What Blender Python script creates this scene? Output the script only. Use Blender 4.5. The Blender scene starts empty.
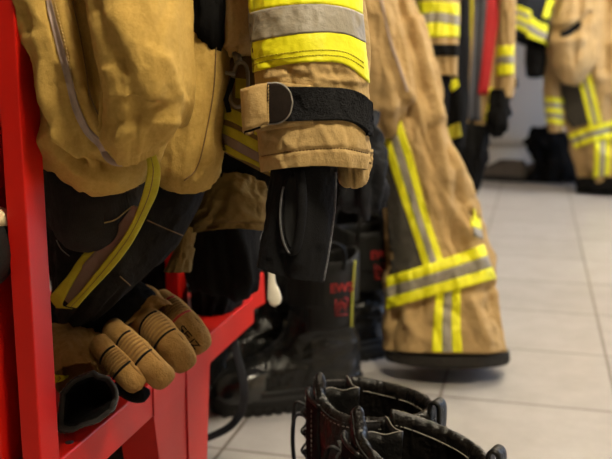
import bpy, bmesh, math, random
import numpy as np
from mathutils import Vector, Matrix
random.seed(7)
C = bpy.context.scene.collection
F = 890.0; HC = 0.70
PSI = math.radians(14.36); PT = math.radians(10.9)
FW = np.array([-math.sin(PSI)*math.cos(PT), math.cos(PSI)*math.cos(PT), -math.sin(PT)])
RT = np.array([math.cos(PSI), math.sin(PSI), 0.0])
UP = np.cross(RT, FW)
CAM = np.array([0, 0, HC])

def P(u, v, Z):
    u = np.asarray(u, float)[..., None]; v = np.asarray(v, float)[..., None]; Z = np.asarray(Z, float)[..., None]
    return CAM + Z*FW + (u-306)/F*Z*RT - (v-229.5)/F*Z*UP
def PX(p):
    d = p-CAM; z = d@FW
    return 306+F*(d@RT)/z, 229.5-F*(d@UP)/z
def on_plane(u, v, axis, val):
    d = P(u, v, 1.0)-CAM
    k = (val-CAM[axis])/d[axis]
    return CAM+d*k

# ------------------------------------------------------------------ materials
def srgb(c):
    if isinstance(c, str):
        c = [int(c[i:i+2], 16)/255 for i in (0, 2, 4)]
    return [x/12.92 if x <= .04045 else ((x+.055)/1.055)**2.4 for x in c]
def mat(name, col, rough=.8, col2=None, nscale=30, ncontrast=.5, bump=0, bscale=300, bump2=0, b2scale=20,
        metal=0, sheen=0, spec=.5, coat=0, wave=None, stretch=None):
    m = bpy.data.materials.new(name); m.use_nodes = True
    nt = m.node_tree; N = nt.nodes; L = nt.links
    b = N['Principled BSDF']
    c1 = srgb(col)+[1]
    b.inputs['Base Color'].default_value = c1
    b.inputs['Roughness'].default_value = rough
    b.inputs['Metallic'].default_value = metal
    b.inputs['Specular IOR Level'].default_value = spec
    if sheen:
        b.inputs['Sheen Weight'].default_value = sheen; b.inputs['Sheen Roughness'].default_value = .4
        b.inputs['Sheen Tint'].default_value = c1
    if coat: b.inputs['Coat Weight'].default_value = coat; b.inputs['Coat Roughness'].default_value = .2
    tc = N.new('ShaderNodeTexCoord')
    src = tc.outputs['Object']
    if stretch:
        mp = N.new('ShaderNodeMapping'); mp.inputs['Scale'].default_value = stretch
        L.new(src, mp.inputs['Vector']); src = mp.outputs['Vector']
    if col2:
        n = N.new('ShaderNodeTexNoise'); n.inputs['Scale'].default_value = nscale; n.inputs['Detail'].default_value = 8
        n.inputs['Roughness'].default_value = .65
        L.new(src, n.inputs['Vector'])
        r = N.new('ShaderNodeValToRGB')
        r.color_ramp.elements[0].position = .5-ncontrast/2; r.color_ramp.elements[1].position = .5+ncontrast/2
        r.color_ramp.elements[0].color = srgb(col2)+[1]; r.color_ramp.elements[1].color = c1
        L.new(n.outputs['Fac'], r.inputs['Fac']); L.new(r.outputs['Color'], b.inputs['Base Color'])
    last = None
    for amt, sc in ((bump, bscale), (bump2, b2scale)):
        if not amt: continue
        n = N.new('ShaderNodeTexNoise'); n.inputs['Scale'].default_value = sc; n.inputs['Detail'].default_value = 4
        L.new(src, n.inputs['Vector'])
        bp = N.new('ShaderNodeBump'); bp.inputs['Strength'].default_value = min(1, amt); bp.inputs['Distance'].default_value = .6/sc
        L.new(n.outputs['Fac'], bp.inputs['Height'])
        if last: L.new(last.outputs['Normal'], bp.inputs['Normal'])
        last = bp
    if wave:
        w = N.new('ShaderNodeTexWave'); w.inputs['Scale'].default_value = wave[0]; w.bands_direction = wave[2] if len(wave) > 2 else 'X'
        w.inputs['Distortion'].default_value = .6
        L.new(tc.outputs['Object'], w.inputs['Vector'])
        bp = N.new('ShaderNodeBump'); bp.inputs['Strength'].default_value = wave[1]; bp.inputs['Distance'].default_value = .001
        L.new(w.outputs['Fac'], bp.inputs['Height'])
        if last: L.new(last.outputs['Normal'], bp.inputs['Normal'])
        last = bp
    if last: L.new(last.outputs['Normal'], b.inputs['Normal'])
    return m

M = {}
M['ochre'] = mat('ochre twill', 'bd9c55', .9, 'a2823e', 260, .6, .7, 900, .3, 30, sheen=.25, spec=.15)
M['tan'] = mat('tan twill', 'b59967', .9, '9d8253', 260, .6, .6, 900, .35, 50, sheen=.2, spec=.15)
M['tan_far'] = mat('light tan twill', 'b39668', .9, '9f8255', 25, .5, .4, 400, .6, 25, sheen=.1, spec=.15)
M['tan_dull'] = mat('dull brown twill', '806a40', .95, '67522e', 30, .6, .5, 600, .6, 40, spec=.1)  # darker, duller brown than the tan twill
M['yellow'] = mat('fluorescent yellow tape', 'e6e41c', .55, 'dcd616', 50, .6, .3, 1200, .25, 50, spec=.35)
M['yellow_dull'] = mat('dull yellow tape', 'bdb02a', .7, 'a09320', 40, .6, .4, 900, .4, 60, spec=.25)  # duller than the fluorescent yellow tape
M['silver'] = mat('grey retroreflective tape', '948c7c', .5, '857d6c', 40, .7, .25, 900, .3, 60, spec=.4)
M['silver_dull'] = mat('dull retroreflective tape', '8c7562', .6, '75604f', 30, .6, .25, 900, .3, 60, spec=.4)  # browner than the grey retroreflective tape
M['black'] = mat('black fabric', '151413', .95, '0f0e0e', 60, .5, .6, 1100, .4, 60, sheen=.04, spec=.1)
M['char'] = mat('charcoal canvas', '2f2c28', .9, '231f1c', 70, .5, .5, 600, .4, 60, spec=.2, wave=(160, .5, 'X'))
M['grey_patch'] = mat('grey knee fabric', '4b473f', .9, '3b3832', 40, .5, .4, 500, .4, 40, spec=.2)
M['navy'] = mat('navy fabric', '242529', .9, '18191c', 40, .5, .5, 500, .5, 40, spec=.2)
M['velcro'] = mat('black hook and loop', '151516', 1, '2c2c2e', 420, .35, 1, 600, 1, 1500, spec=.1)
M['knit'] = mat('black knit cuff', '1e1e20', 1, '131314', 500, .5, 1, 900, .6, 2500, sheen=.45, spec=.1)
M['knit_edge'] = mat('worn grey knit edge', '77777a', 1, '3a3a3c', 600, .5, 1, 900, spec=.1, sheen=.4)
M['thread'] = mat('tan thread', 'b89a60', .8)
M['thread_dark'] = mat('brown thread', '6d5128', .8)
M['thread_grey'] = mat('grey thread', '8b8981', .8)
M['piping'] = mat('grey pink reflective piping', 'ab978a', .6, '907c70', 60, .5, .2, 500, spec=.3)
M['red'] = mat('red powder coated steel', 'c4170b', .42, 'bb1308', 12, .5, .15, 500, spec=.3)
M['red_cloth'] = mat('red webbing', 'b3151c', .8, '9c1218', 40, .5, .4, 300)
M['leather'] = mat('black leather', '151413', .48, '0f0e0e', 50, .5, .4, 420, .4, 110, spec=.3)
M['leather_soft'] = mat('soft padded black leather', '151210', .30, '0e0c0b', 60, .5, .5, 700, .6, 130, spec=.34)
M['leather_flat'] = mat('dull black leather', '151313', .75, '0f0e0e', 50, .5, .4, 420, .4, 110, spec=.1)
M['boot_gloss'] = mat('polished black boot leather', '0e0e0d', .22, '0a0a09', 30, .5, .12, 250, .35, 25, spec=.5, coat=.6)
M['rubber'] = mat('black rubber', '121211', .55, '191817', 30, .5, .3, 200, spec=.25)
M['boot_matt'] = mat('matt black boot leather', '0f0f0e', .27, '0b0b0a', 30, .5, .15, 250, .5, 30, spec=.35)
M['print_red'] = mat('red print', 'a01d17', .7, '7d1512', 100, .5)
M['print_yellow'] = mat('yellow green piping', 'a9a832', .6)
M['metal'] = mat('worn steel', '8d8678', .35, '6f6759', 60, .5, .2, 300, metal=.9)
M['lace'] = mat('black lace', '222222', .8, '151515', 300, .5, .8, 700)
M['webbing'] = mat('navy webbing', '20222b', .85, '171921', 200, .5, .8, 700)
M['edge'] = mat('raw grey leather edge', '8a857c', .8, '6f6a62', 200, .5)
M['suede'] = mat('tan glove suede', 'a07c4c', .95, '84632f', 55, .6, .6, 500, .5, 70, sheen=.3, spec=.1)
M['suede_pad'] = mat('brown knuckle pad', '8a6a3f', .9, '6f5229', 80, .6, .6, 500, spec=.15)
M['shoe_brown'] = mat('dark brown grey shoe', '57504a', .8, '443e3a', 40, .5, .4, 200, spec=.2)
M['white_plastic'] = mat('white plastic', 'd8d2c2', .35)
M['cream'] = mat('cream shell', 'd9cba4', .4)
M['wall'] = mat('painted wall', 'e6dfd4', .85, 'dfd8cc', 6, .5, .1, 80)
M['white_paint'] = mat('white enamel', 'd9d3c9', .45)
M['ceiling'] = mat('ceiling darkened against bounce', 'b5ada0', .95, 'aca497', 4, .5)  # colour darkened to cut light bounced off the ceiling
M['wall_dark'] = mat('wall darkened against bounce', '776c5f', .85, '70665a', 6, .5, .1, 80)  # unseen walls, darkened to reduce bounced fill light
M['dark_void'] = mat('slot shade', '3a3836', .6)

def floor_mat():
    m = bpy.data.materials.new('grey floor tile'); m.use_nodes = True
    nt = m.node_tree; N = nt.nodes; L = nt.links; b = N['Principled BSDF']
    tc = N.new('ShaderNodeTexCoord'); mp = N.new('ShaderNodeMapping')
    L.new(tc.outputs['Object'], mp.inputs['Vector'])
    # tile from measured grout lines
    pa = on_plane(571, 203, 2, 0); pb = on_plane(501, 186, 2, 0); W = pa[0]-pb[0]
    yA = on_plane(525, 404, 2, 0)[1]; 
    mp.inputs['Location'].default_value = (-pb[0]/W, -yA/W, 0); mp.inputs['Scale'].default_value = (1/W, 1/W, 1)
    br = N.new('ShaderNodeTexBrick'); br.offset = 0; br.squash = 1
    br.inputs['Scale'].default_value = 1; br.inputs['Brick Width'].default_value = 1; br.inputs['Row Height'].default_value = 1
    br.inputs['Mortar Size'].default_value = .010; br.inputs['Mortar Smooth'].default_value = .2
    br.inputs['Color1'].default_value = srgb('a8a4a2')+[1]; br.inputs['Color2'].default_value = srgb('a19d9b')+[1]
    br.inputs['Mortar'].default_value = srgb('6c645b')+[1]
    L.new(mp.outputs['Vector'], br.inputs['Vector'])
    n = N.new('ShaderNodeTexNoise'); n.inputs['Scale'].default_value = 9; n.inputs['Detail'].default_value = 9; n.inputs['Roughness'].default_value = .7
    L.new(tc.outputs['Object'], n.inputs['Vector'])
    mx = N.new('ShaderNodeMix'); mx.data_type = 'RGBA'; mx.blend_type = 'MULTIPLY'; mx.inputs['Factor'].default_value = .45
    r = N.new('ShaderNodeValToRGB'); r.color_ramp.elements[0].color = (.62, .6, .57, 1); r.color_ramp.elements[0].position = .35
    r.color_ramp.elements[1].color = (1, 1, 1, 1); r.color_ramp.elements[1].position = .62
    L.new(n.outputs['Fac'], r.inputs['Fac'])
    L.new(br.outputs['Color'], mx.inputs[6]); L.new(r.outputs['Color'], mx.inputs[7])
    L.new(mx.outputs[2], b.inputs['Base Color'])
    b.inputs['Roughness'].default_value = .34
    bp = N.new('ShaderNodeBump'); bp.inputs['Strength'].default_value = .4; bp.inputs['Distance'].default_value = .002; bp.invert = True
    L.new(br.outputs['Fac'], bp.inputs['Height'])
    n2 = N.new('ShaderNodeTexNoise'); n2.inputs['Scale'].default_value = 120
    L.new(tc.outputs['Object'], n2.inputs['Vector'])
    bp2 = N.new('ShaderNodeBump'); bp2.inputs['Strength'].default_value = .15; bp2.inputs['Distance'].default_value = .002
    L.new(n2.outputs['Fac'], bp2.inputs['Height']); L.new(bp.outputs['Normal'], bp2.inputs['Normal'])
    L.new(bp2.outputs['Normal'], b.inputs['Normal'])
    return m
def emit_mat(name, col, s):
    m = bpy.data.materials.new(name); m.use_nodes = True
    nt = m.node_tree; nt.nodes.clear()
    e = nt.nodes.new('ShaderNodeEmission'); e.inputs['Color'].default_value = (*col, 1); e.inputs['Strength'].default_value = s
    o = nt.nodes.new('ShaderNodeOutputMaterial'); nt.links.new(e.outputs[0], o.inputs[0]); return m

# ------------------------------------------------------------------ objects
def link(name, verts, faces, m, parent=None, smooth=True, mats=None, fm=None):
    me = bpy.data.meshes.new(name)
    me.from_pydata([tuple(map(float, v)) for v in verts], [], [tuple(int(i) for i in f) for f in faces])
    bm = bmesh.new(); bm.from_mesh(me); bmesh.ops.recalc_face_normals(bm, faces=bm.faces); bm.to_mesh(me); bm.free()
    me.materials.append(m)
    if smooth: me.polygons.foreach_set('use_smooth', [True]*len(me.polygons))
    o = bpy.data.objects.new(name, me); C.objects.link(o)
    if parent is not None:
        o.parent = parent
        o.matrix_parent_inverse = parent_world(parent).inverted() if parent.type == 'EMPTY' else Matrix.Identity(4)
    return o
def parent_world(e):
    return Matrix.LocRotScale(e.location, e.rotation_euler, e.scale)
def thing(name, label, cat, loc, group=None):
    o = bpy.data.objects.new(name, None); o.empty_display_size = .05; C.objects.link(o)
    o.location = [float(x) for x in loc]; o['label'] = label; o['category'] = cat
    if group: o['group'] = group
    return o

def box_vf(x0, x1, y0, y1, z0, z1):
    v = [(x, y, z) for z in (z0, z1) for y in (y0, y1) for x in (x0, x1)]
    return v, [(0, 2, 3, 1), (4, 5, 7, 6), (0, 1, 5, 4), (2, 6, 7, 3), (0, 4, 6, 2), (1, 3, 7, 5)]
def merge(lst):
    V = []; Fc = []
    for v, f in lst:
        n = len(V); V += [tuple(map(float, p)) for p in v]; Fc += [tuple(int(i)+n for i in q) for q in f]
    return V, Fc
def bevel(o, w, seg=2):
    md = o.modifiers.new('bev', 'BEVEL'); md.width = w; md.segments = seg; md.limit_method = 'ANGLE'; md.angle_limit = .6
    return o
def structure(name, v, f, m, smooth=False):
    o = link(name, v, f, m, smooth=smooth); o['kind'] = 'structure'; return o

def tube_vf(pts, r, n=10, closed=False, flat=1.0, updir=None, cap=True):
    """sweep an (optionally flattened) circle along a smooth polyline"""
    pts = [np.array(p, float) for p in pts]; k = len(pts)
    rs = r if hasattr(r, '__len__') else [r]*k
    V = []; Fc = []
    prev = None
    for i, p in enumerate(pts):
        a = pts[(i-1) % k] if (closed or i > 0) else p
        b = pts[(i+1) % k] if (closed or i < k-1) else p
        t = b-a; t = t/(np.linalg.norm(t)+1e-12)
        if prev is None:
            ref = np.array(updir, float) if updir is not None else (np.array([0, 0, 1.]) if abs(t[2]) < .9 else np.array([1., 0, 0]))
        else: ref = prev
        nrm = ref-t*(ref@t); nrm /= np.linalg.norm(nrm)+1e-12; prev = nrm
        bi = np.cross(t, nrm)
        for j in range(n):
            an = 2*math.pi*j/n
            V.append(p+nrm*math.cos(an)*rs[i]*flat+bi*math.sin(an)*rs[i])
    for i in range(k if closed else k-1):
        for j in range(n):
            i2 = (i+1) % k
            Fc.append((i*n+j, i*n+(j+1) % n, i2*n+(j+1) % n, i2*n+j))
    if not closed and cap:
        Fc.append(tuple(range(n))); Fc.append(tuple((k-1)*n+j for j in range(n)))
    return V, Fc
def smoothline(pts, n=8, closed=False):
    pts = [np.array(p, float) for p in pts]; k = len(pts); out = []
    rng = k if closed else k-1
    for i in range(rng):
        p0 = pts[(i-1) % k] if (closed or i > 0) else 2*pts[0]-pts[1]
        p1 = pts[i]; p2 = pts[(i+1) % k]
        p3 = pts[(i+2) % k] if (closed or i+2 < k) else 2*pts[-1]-pts[-2]
        for j in range(n):
            t = j/n
            out.append(.5*((2*p1)+(p2-p0)*t+(2*p0-5*p1+4*p2-p3)*t*t+(3*p1-p0-3*p2+p3)*t**3))
    if not closed: out.append(pts[-1])
    return out

# ------------------------------------------------------------------ numpy noise
def _h(ix, iy, iz):
    h = (ix*374761393+iy*668265263+iz*2147483647+144665) & 0xffffffff
    h = ((h ^ (h >> 13))*1274126177) & 0xffffffff
    h = ((h ^ (h >> 16))*2246822519) & 0xffffffff
    return ((h ^ (h >> 15)) & 0xffff)/32767.5-1
def vnoise(x, y, z):
    x, y, z = np.broadcast_arrays(x, y, z)
    fx, fy, fz = np.floor(x), np.floor(y), np.floor(z)
    ix, iy, iz = fx.astype(np.int64), fy.astype(np.int64), fz.astype(np.int64)
    tx, ty, tz = x-fx, y-fy, z-fz
    s = lambda t: t*t*t*(t*(6*t-15)+10)
    tx, ty, tz = s(tx), s(ty), s(tz)
    def l(a, b, t): return a+(b-a)*t
    return l(l(l(_h(ix, iy, iz), _h(ix+1, iy, iz), tx), l(_h(ix, iy+1, iz), _h(ix+1, iy+1, iz), tx), ty),
             l(l(_h(ix, iy, iz+1), _h(ix+1, iy, iz+1), tx), l(_h(ix, iy+1, iz+1), _h(ix+1, iy+1, iz+1), tx), ty), tz)
def fbm(x, y, z, o=4):
    r = 0; a = 1; f = 1
    for i in range(o):
        r = r+a*vnoise(x*f+i*17.3, y*f+i*5.1, z*f); a *= .5; f *= 2.03
    return r

# ------------------------------------------------------------------ cloth tube
class Tube:
    """hollow hanging cloth: stations (uL,vL,uR,vR,Z,depth[,sag px[,dZ of the right side]]) with real depth"""
    def __init__(s, st, folds=(), noise=(.004, 6, 3), seed=0, p=.75, big=(0, 2, 2)):
        st = [list(q)+[0]*(8-len(q)) for q in st]
        s.st = np.array(st, float); s.folds = folds; s.noise = noise; s.seed = seed; s.p = p; s.big = big
        mid = np.array([[(q[0]+q[2])/2, (q[1]+q[3])/2] for q in s.st])
        d = np.r_[0, np.cumsum(np.linalg.norm(np.diff(mid, axis=0), axis=1)+1e-6)]; s.kt = d/d[-1]
        s._lut = None
    def sta(s, t):
        t = np.clip(t, 0, 1); k = len(s.kt)
        i = np.clip(np.searchsorted(s.kt, t, side='right')-1, 0, k-2)
        f = ((t-s.kt[i])/(s.kt[i+1]-s.kt[i]))[..., None]
        g = s.st
        m = np.zeros_like(g)
        for j in range(k):
            if j == 0: m[j] = (g[1]-g[0])/(s.kt[1]-s.kt[0])
            elif j == k-1: m[j] = (g[-1]-g[-2])/(s.kt[-1]-s.kt[-2])
            else: m[j] = (g[j+1]-g[j-1])/(s.kt[j+1]-s.kt[j-1])
        h = (s.kt[i+1]-s.kt[i])[..., None]
        f2, f3 = f*f, f**3
        return (2*f3-3*f2+1)*g[i]+(f3-2*f2+f)*h*m[i]+(-2*f3+3*f2)*g[i+1]+(f3-f2)*h*m[i+1]
    def base(s, S, T):
        S, T = np.broadcast_arrays(np.asarray(S, float), np.asarray(T, float))
        q = s.sta(T)
        L = P(q[..., 0], q[..., 1], q[..., 4]); R = P(q[..., 2], q[..., 3], q[..., 4]+q[..., 7])
        Cc = (L+R)/2; A = (R-L)/2
        e = 1e-3; q2 = s.sta(np.clip(T+e, 0, 1)); q1 = s.sta(np.clip(T-e, 0, 1))
        ax = (P(q2[..., 0], q2[..., 1], q2[..., 4])+P(q2[..., 2], q2[..., 3], q2[..., 4])) - (P(q1[..., 0], q1[..., 1], q1[..., 4])+P(q1[..., 2], q1[..., 3], q1[..., 4]))
        B = np.cross(A, ax); B /= np.linalg.norm(B, axis=-1, keepdims=True)+1e-12
        sg = np.sign((B@FW)); B = -B*sg[..., None]
        th = np.pi*(1-S); sn = np.sin(th); cs = np.cos(th)
        bs = np.sign(sn)*np.abs(sn)**s.p
        pt = Cc+A*cs[..., None]+B*(bs*q[..., 5])[..., None]
        pt = pt-UP*((q[..., 6]/F*q[..., 4])*(1-cs**2))[..., None]
        return pt
    def nrm(s, S, T):
        e = 2e-3
        a = s.base(S+e, T)-s.base(S-e, T); b = s.base(S, np.clip(T+e, 0, 1))-s.base(S, np.clip(T-e, 0, 1))
        n = np.cross(a, b); n /= np.linalg.norm(n, axis=-1, keepdims=True)+1e-12
        ctr = (s.base(np.zeros_like(S), T)+s.base(np.ones_like(S), T))/2
        sg = np.sign(np.sum(n*(s.base(S, T)-ctr), -1)); sg[sg == 0] = 1
        return n*sg[..., None]
    def point(s, S, T, off=0.0):
        S, T = np.broadcast_arrays(np.asarray(S, float), np.asarray(T, float))
        p = s.base(S, T); n = s.nrm(S, T)
        amp, fs, ft = s.noise
        th = np.pi*S; sd = s.seed*13.7
        w = fbm(np.cos(th)*fs*.6+sd, np.sin(th)*fs*.6+sd, T*ft+sd, 4)
        d = amp*(w*.7+.6*(1-np.abs(w)*2.2))
        ba, bs, bt = s.big
        if ba:
            d = d+ba*vnoise(np.cos(th)*bs+sd, np.sin(th)*bs, T*bt+sd)
        if s.folds:
            u, v = PX(p)
            front = (np.mod(S, 2) <= 1)
            for pts, wd, am in s.folds:
                dd = np.full(u.shape, 1e9)
                for (a, b) in zip(pts[:-1], pts[1:]):
                    ax, ay = a; bx, by = b; l2 = (bx-ax)**2+(by-ay)**2
                    tt = np.clip(((u-ax)*(bx-ax)+(v-ay)*(by-ay))/l2, 0, 1)
                    dd = np.minimum(dd, np.hypot(u-ax-tt*(bx-ax), v-ay-tt*(by-ay)))
                d = d+np.where(front, am*np.exp(-(dd/wd)**2), 0)
        return p+n*(d+off)[..., None]
    def lut(s):
        if s._lut is None:
            S, T = np.meshgrid(np.linspace(.01, .99, 110), np.linspace(0, 1, 160), indexing='ij')
            u, v = PX(s.point(S, T)); s._lut = (S.ravel(), T.ravel(), u.ravel(), v.ravel())
        return s._lut
    def inv(s, u, v):
        S0, T0, U, Vv = s.lut(); sh = np.shape(u); u = np.ravel(u); v = np.ravel(v)
        idx = np.array([np.argmin((U-a)**2+(Vv-b)**2) for a, b in zip(u, v)])
        S = S0[idx].copy(); T = T0[idx].copy(); e = 1e-3
        for _ in range(4):
            a, b = PX(s.base2(S, T)); a1, b1 = PX(s.base2(S+e, T)); a2, b2 = PX(s.base2(S, T+e))
            J11, J21, J12, J22 = (a1-a)/e, (b1-b)/e, (a2-a)/e, (b2-b)/e
            D = J11*J22-J12*J21; D = np.where(np.abs(D) < 1e-3, 1e9, D)
            du, dv = u-a, v-b
            S = np.clip(S+np.clip((J22*du-J12*dv)/D, -.03, .03), .005, .995); T = np.clip(T+np.clip((-J21*du+J11*dv)/D, -.03, .03), 0, .9985)
        return S.reshape(sh), T.reshape(sh)
    def base2(s, S, T): return s.point(S, T)

def shell(top, thick_dir, closed_u=False):
    """top: (n,m,3) grid, thick_dir same shape vector to the underside"""
    n, m, _ = top.shape
    V = np.concatenate([top.reshape(-1, 3), (top+thick_dir).reshape(-1, 3)]); K = n*m; Fc = []
    id = lambda i, j: i*m+j
    for i in range(n-1):
        for j in range(m-1):
            Fc.append((id(i, j), id(i+1, j), id(i+1, j+1), id(i, j+1)))
            Fc.append((K+id(i, j), K+id(i, j+1), K+id(i+1, j+1), K+id(i+1, j)))
    for i in range(n-1):
        for j in (0, m-1): Fc.append((id(i, j), id(i+1, j), K+id(i+1, j), K+id(i, j)))
    for j in range(m-1):
        for i in (0, n-1): Fc.append((id(i, j), id(i, j+1), K+id(i, j+1), K+id(i, j)))
    return V, Fc
def cloth(name, tb, m, parent, ns=120, nt=120, t0=0, t1=1, off=0, wall=.0025, inner=.03):
    """full closed tube; lower end folds inside to show a hollow opening"""
    S = np.linspace(0, 2, ns+1)[:-1]; T = np.linspace(t0, t1, nt)
    SS, TT = np.meshgrid(S, T, indexing='ij')
    G = tb.point(SS, TT, off)
    rows = [G[:, j] for j in range(nt)]
    nb = tb.nrm(S, np.full_like(S, t1))
    end = rows[-1]; c = end.mean(0); prev = rows[-4]
    ax = (prev.mean(0)-c); ax /= np.linalg.norm(ax)+1e-9
    rows.append(end+ (c-end)*.03+0*ax); rows.append(end+(c-end)*.12+ax*inner*.3); rows.append(end+(c-end)*.25+ax*inner)
    cb = len(rows)*ns
    V = np.concatenate(rows); Fc = []
    for j in range(len(rows)-1):
        for i in range(ns):
            i2 = (i+1) % ns
            Fc.append((j*ns+i, j*ns+i2, (j+1)*ns+i2, (j+1)*ns+i))
    V = np.vstack([V, rows[-1].mean(0)+ax*.01, rows[0].mean(0)])
    j = len(rows)-1
    for i in range(ns):
        Fc.append((j*ns+i, j*ns+(i+1) % ns, cb)); Fc.append(((i+1) % ns, i, cb+1))
    return link(name, V, Fc, m, parent)
def tape(name, tb, rows, m, parent, n=40, k=9, off=.0012, thick=.003, smooth_rows=True, fuzz=0):
    """strip on cloth; rows = [(u0,v0,u1,v1)...] across the strip"""
    R = smoothline([np.array(r, float) for r in rows], 6) if smooth_rows and len(rows) > 2 else [np.array(r, float) for r in rows]
    R = np.array(R); tt = np.linspace(0, len(R)-1, n); i = np.clip(tt.astype(int), 0, len(R)-2); f = (tt-i)[:, None]
    R = R[i]*(1-f)+R[i+1]*f
    w = np.linspace(0, 1, k)[None, :]
    U = R[:, 0:1]*(1-w)+R[:, 2:3]*w; Vv = R[:, 1:2]*(1-w)+R[:, 3:4]*w
    S, T = tb.inv(U, Vv)
    top = tb.point(S, T, off); nn = tb.nrm(S, T)
    if fuzz: top = top+nn*(fuzz*np.random.RandomState(3).uniform(-1, 1, top.shape[:2]))[..., None]
    V, Fc = shell(top, -nn*thick)
    return link(name, V, Fc, m, parent)
def ring_band(name, tb, cen, hw, m, parent, s0=0, s1=2, off=.0012, ns=140, k=9, thick=.003):
    """band right round the tube following centre T values cen(S)"""
    S = np.linspace(s0, s1, ns); w = np.linspace(-1, 1, k)
    SS, W = np.meshgrid(S, w, indexing='ij')
    T = np.clip(cen(SS)+W*hw, 0, 1)
    top = tb.point(SS, T, off); nn = tb.nrm(SS, T)
    V, Fc = shell(top, -nn*thick)
    return link(name, V, Fc, m, parent)
def seam(name, tb, pts, m, parent, r=.0006, off=.0012, dash=None, n=10):
    L = np.array(smoothline(pts, n)); S, T = tb.inv(L[:, 0], L[:, 1]); p = tb.point(S, T, off)
    if not dash: V, Fc = tube_vf(p, r, 6)
    else:
        d = np.r_[0, np.cumsum(np.linalg.norm(np.diff(p, axis=0), axis=1))]; out = []; a = 0
        while a+dash < d[-1]:
            q = [np.array([np.interp(x, d, p[:, c]) for c in range(3)]) for x in (a, a+dash*.35, a+dash*.7)]
            out.append(tube_vf(q, r, 5)); a += dash
        V, Fc = merge(out)
    return link(name, V, Fc, m, parent)
def ribbon(name, rows, m, parent, n=50, k=7, thick=.003, crown=.001, wob=0):
    """free-standing webbing: rows (u0,v0,u1,v1,Z[,Z1])"""
    rows = [list(r)+[r[4]]*(6-len(r)) for r in rows]
    R = np.array(smoothline(rows, 8)) if len(rows) > 2 else np.array(rows, float)
    tt = np.linspace(0, len(R)-1, n); i = np.clip(tt.astype(int), 0, len(R)-2); f = (tt-i)[:, None]
    R = R[i]*(1-f)+R[i+1]*f
    w = np.linspace(0, 1, k)[None, :]
    U = R[:, 0:1]*(1-w)+R[:, 2:3]*w; Vv = R[:, 1:2]*(1-w)+R[:, 3:4]*w; Z = R[:, 4:5]*(1-w)+R[:, 5:6]*w
    Z = Z-crown*(1-(2*w-1)**2)
    if wob: Z = Z+wob*fbm(U*.06, Vv*.06, Z*0+3, 3)
    return link(name, *shell(P(U, Vv, Z), np.broadcast_to(FW*thick, (n, k, 3))), m, parent)

# ================================================================== ROOM
X0, X1, Y0, Y1, ZC = -1.75, 2.6, -1.6, 0, 2.7
Y1 = on_plane(500, 174, 2, 0)[1]
v, f = box_vf(X0-.1, X1+.1, Y0-.1, Y1+.1, -.08, 0); structure('floor', v, f, floor_mat())
v, f = box_vf(X0-.1, X1+.1, Y0-.1, Y1+.1, ZC, ZC+.08); structure('ceiling', v, f, M['ceiling'])
structure('wall_left', *box_vf(X0-.1, X0, Y0, Y1, 0, ZC), M['wall_dark'])
structure('wall_far', *box_vf(X0-.1, X1+.1, Y1, Y1+.1, 0, ZC), M['wall'])
structure('wall_near', *box_vf(X0-.1, X1+.1, Y0-.1, Y0, 0, ZC), M['wall_dark'])
wy0, wy1, wz0, wz1 = 3.0, 4.6, .35, 2.1
structure('wall_right', *merge([box_vf(X1, X1+.1, Y0, wy0, 0, ZC), box_vf(X1, X1+.1, wy1, Y1, 0, ZC), box_vf(X1, X1+.1, wy0, wy1, 0, wz0), box_vf(X1, X1+.1, wy0, wy1, wz1, ZC)]), M['wall'])
structure('window_1', *merge([box_vf(X1+.02, X1+.07, wy0, wy1, wz0, wz0+.05), box_vf(X1+.02, X1+.07, wy0, wy1, wz1-.05, wz1), box_vf(X1+.02, X1+.07, wy0, wy0+.05, wz0, wz1), box_vf(X1+.02, X1+.07, wy1-.05, wy1, wz0, wz1), box_vf(X1+.02, X1+.07, (wy0+wy1)/2-.03, (wy0+wy1)/2+.03, wz0, wz1)]), M['white_paint'])
structure('baseboard_far', *box_vf(X0, X1, Y1-.015, Y1, 0, .085), M['white_paint'])

# radiator on the far wall
def xat(u, y):  # world x seen at pixel column u on the plane y, near height .5
    a = on_plane(u, 100, 1, y); return a[0]
rx0, rx1 = xat(470, Y1-.06), xat(553, Y1-.06)
rz0 = on_plane(520, 143, 1, Y1-.06)[2]
rad = thing('radiator', 'white ribbed panel radiator on the far wall between the hanging coats', 'radiator', ((rx0+rx1)/2, Y1-.06, rz0))
L = []; nr = 16
for i in range(nr):
    a = rx0+(rx1-rx0)*i/nr; L.append(box_vf(a+.004, a+(rx1-rx0)/nr-.006, Y1-.085, Y1-.07, rz0+.02, 1.15))
L.append(box_vf(rx0, rx1, Y1-.07, Y1-.03, rz0, 1.16))
bevel(link('panel', *merge(L), M['white_paint'], rad, smooth=False), .003)
link('bracket', *merge([box_vf(rx0+.05, rx0+.08, Y1-.03, Y1-.002, rz0+.1, 1.0), box_vf(rx1-.08, rx1-.05, Y1-.03, Y1-.002, rz0+.1, 1.0)]), M['white_paint'], rad, smooth=False)
for x_ in (rx0+.01, rx1-.03): link('foot', *box_vf(x_, x_+.02, Y1-.06, Y1-.04, 0, rz0+.01), M['white_paint'], rad, smooth=False)

# ================================================================== RED RACK BENCH
HS = .30
a = on_plane(109, 419, 2, HS); XB = a[0]
ynear = on_plane(41, 459, 0, XB)[1]; ypb = on_plane(60, 459, 0, XB)[1]
def ycol(u, vv=400):  # y on the plane x=XB at this pixel
    return on_plane(u, vv, 0, XB)[1]
rack = thing('coat_rack_bench', 'red powder coated steel bench and coat rack running away along the left side', 'bench', (XB-.2, 1.4, 0))
def steel(name, v, f, bw=.0015):
    return bevel(link(name, v, f, M['red'], rack, smooth=False), bw)
yfar = on_plane(254, 318, 0, XB)[1]
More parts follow.
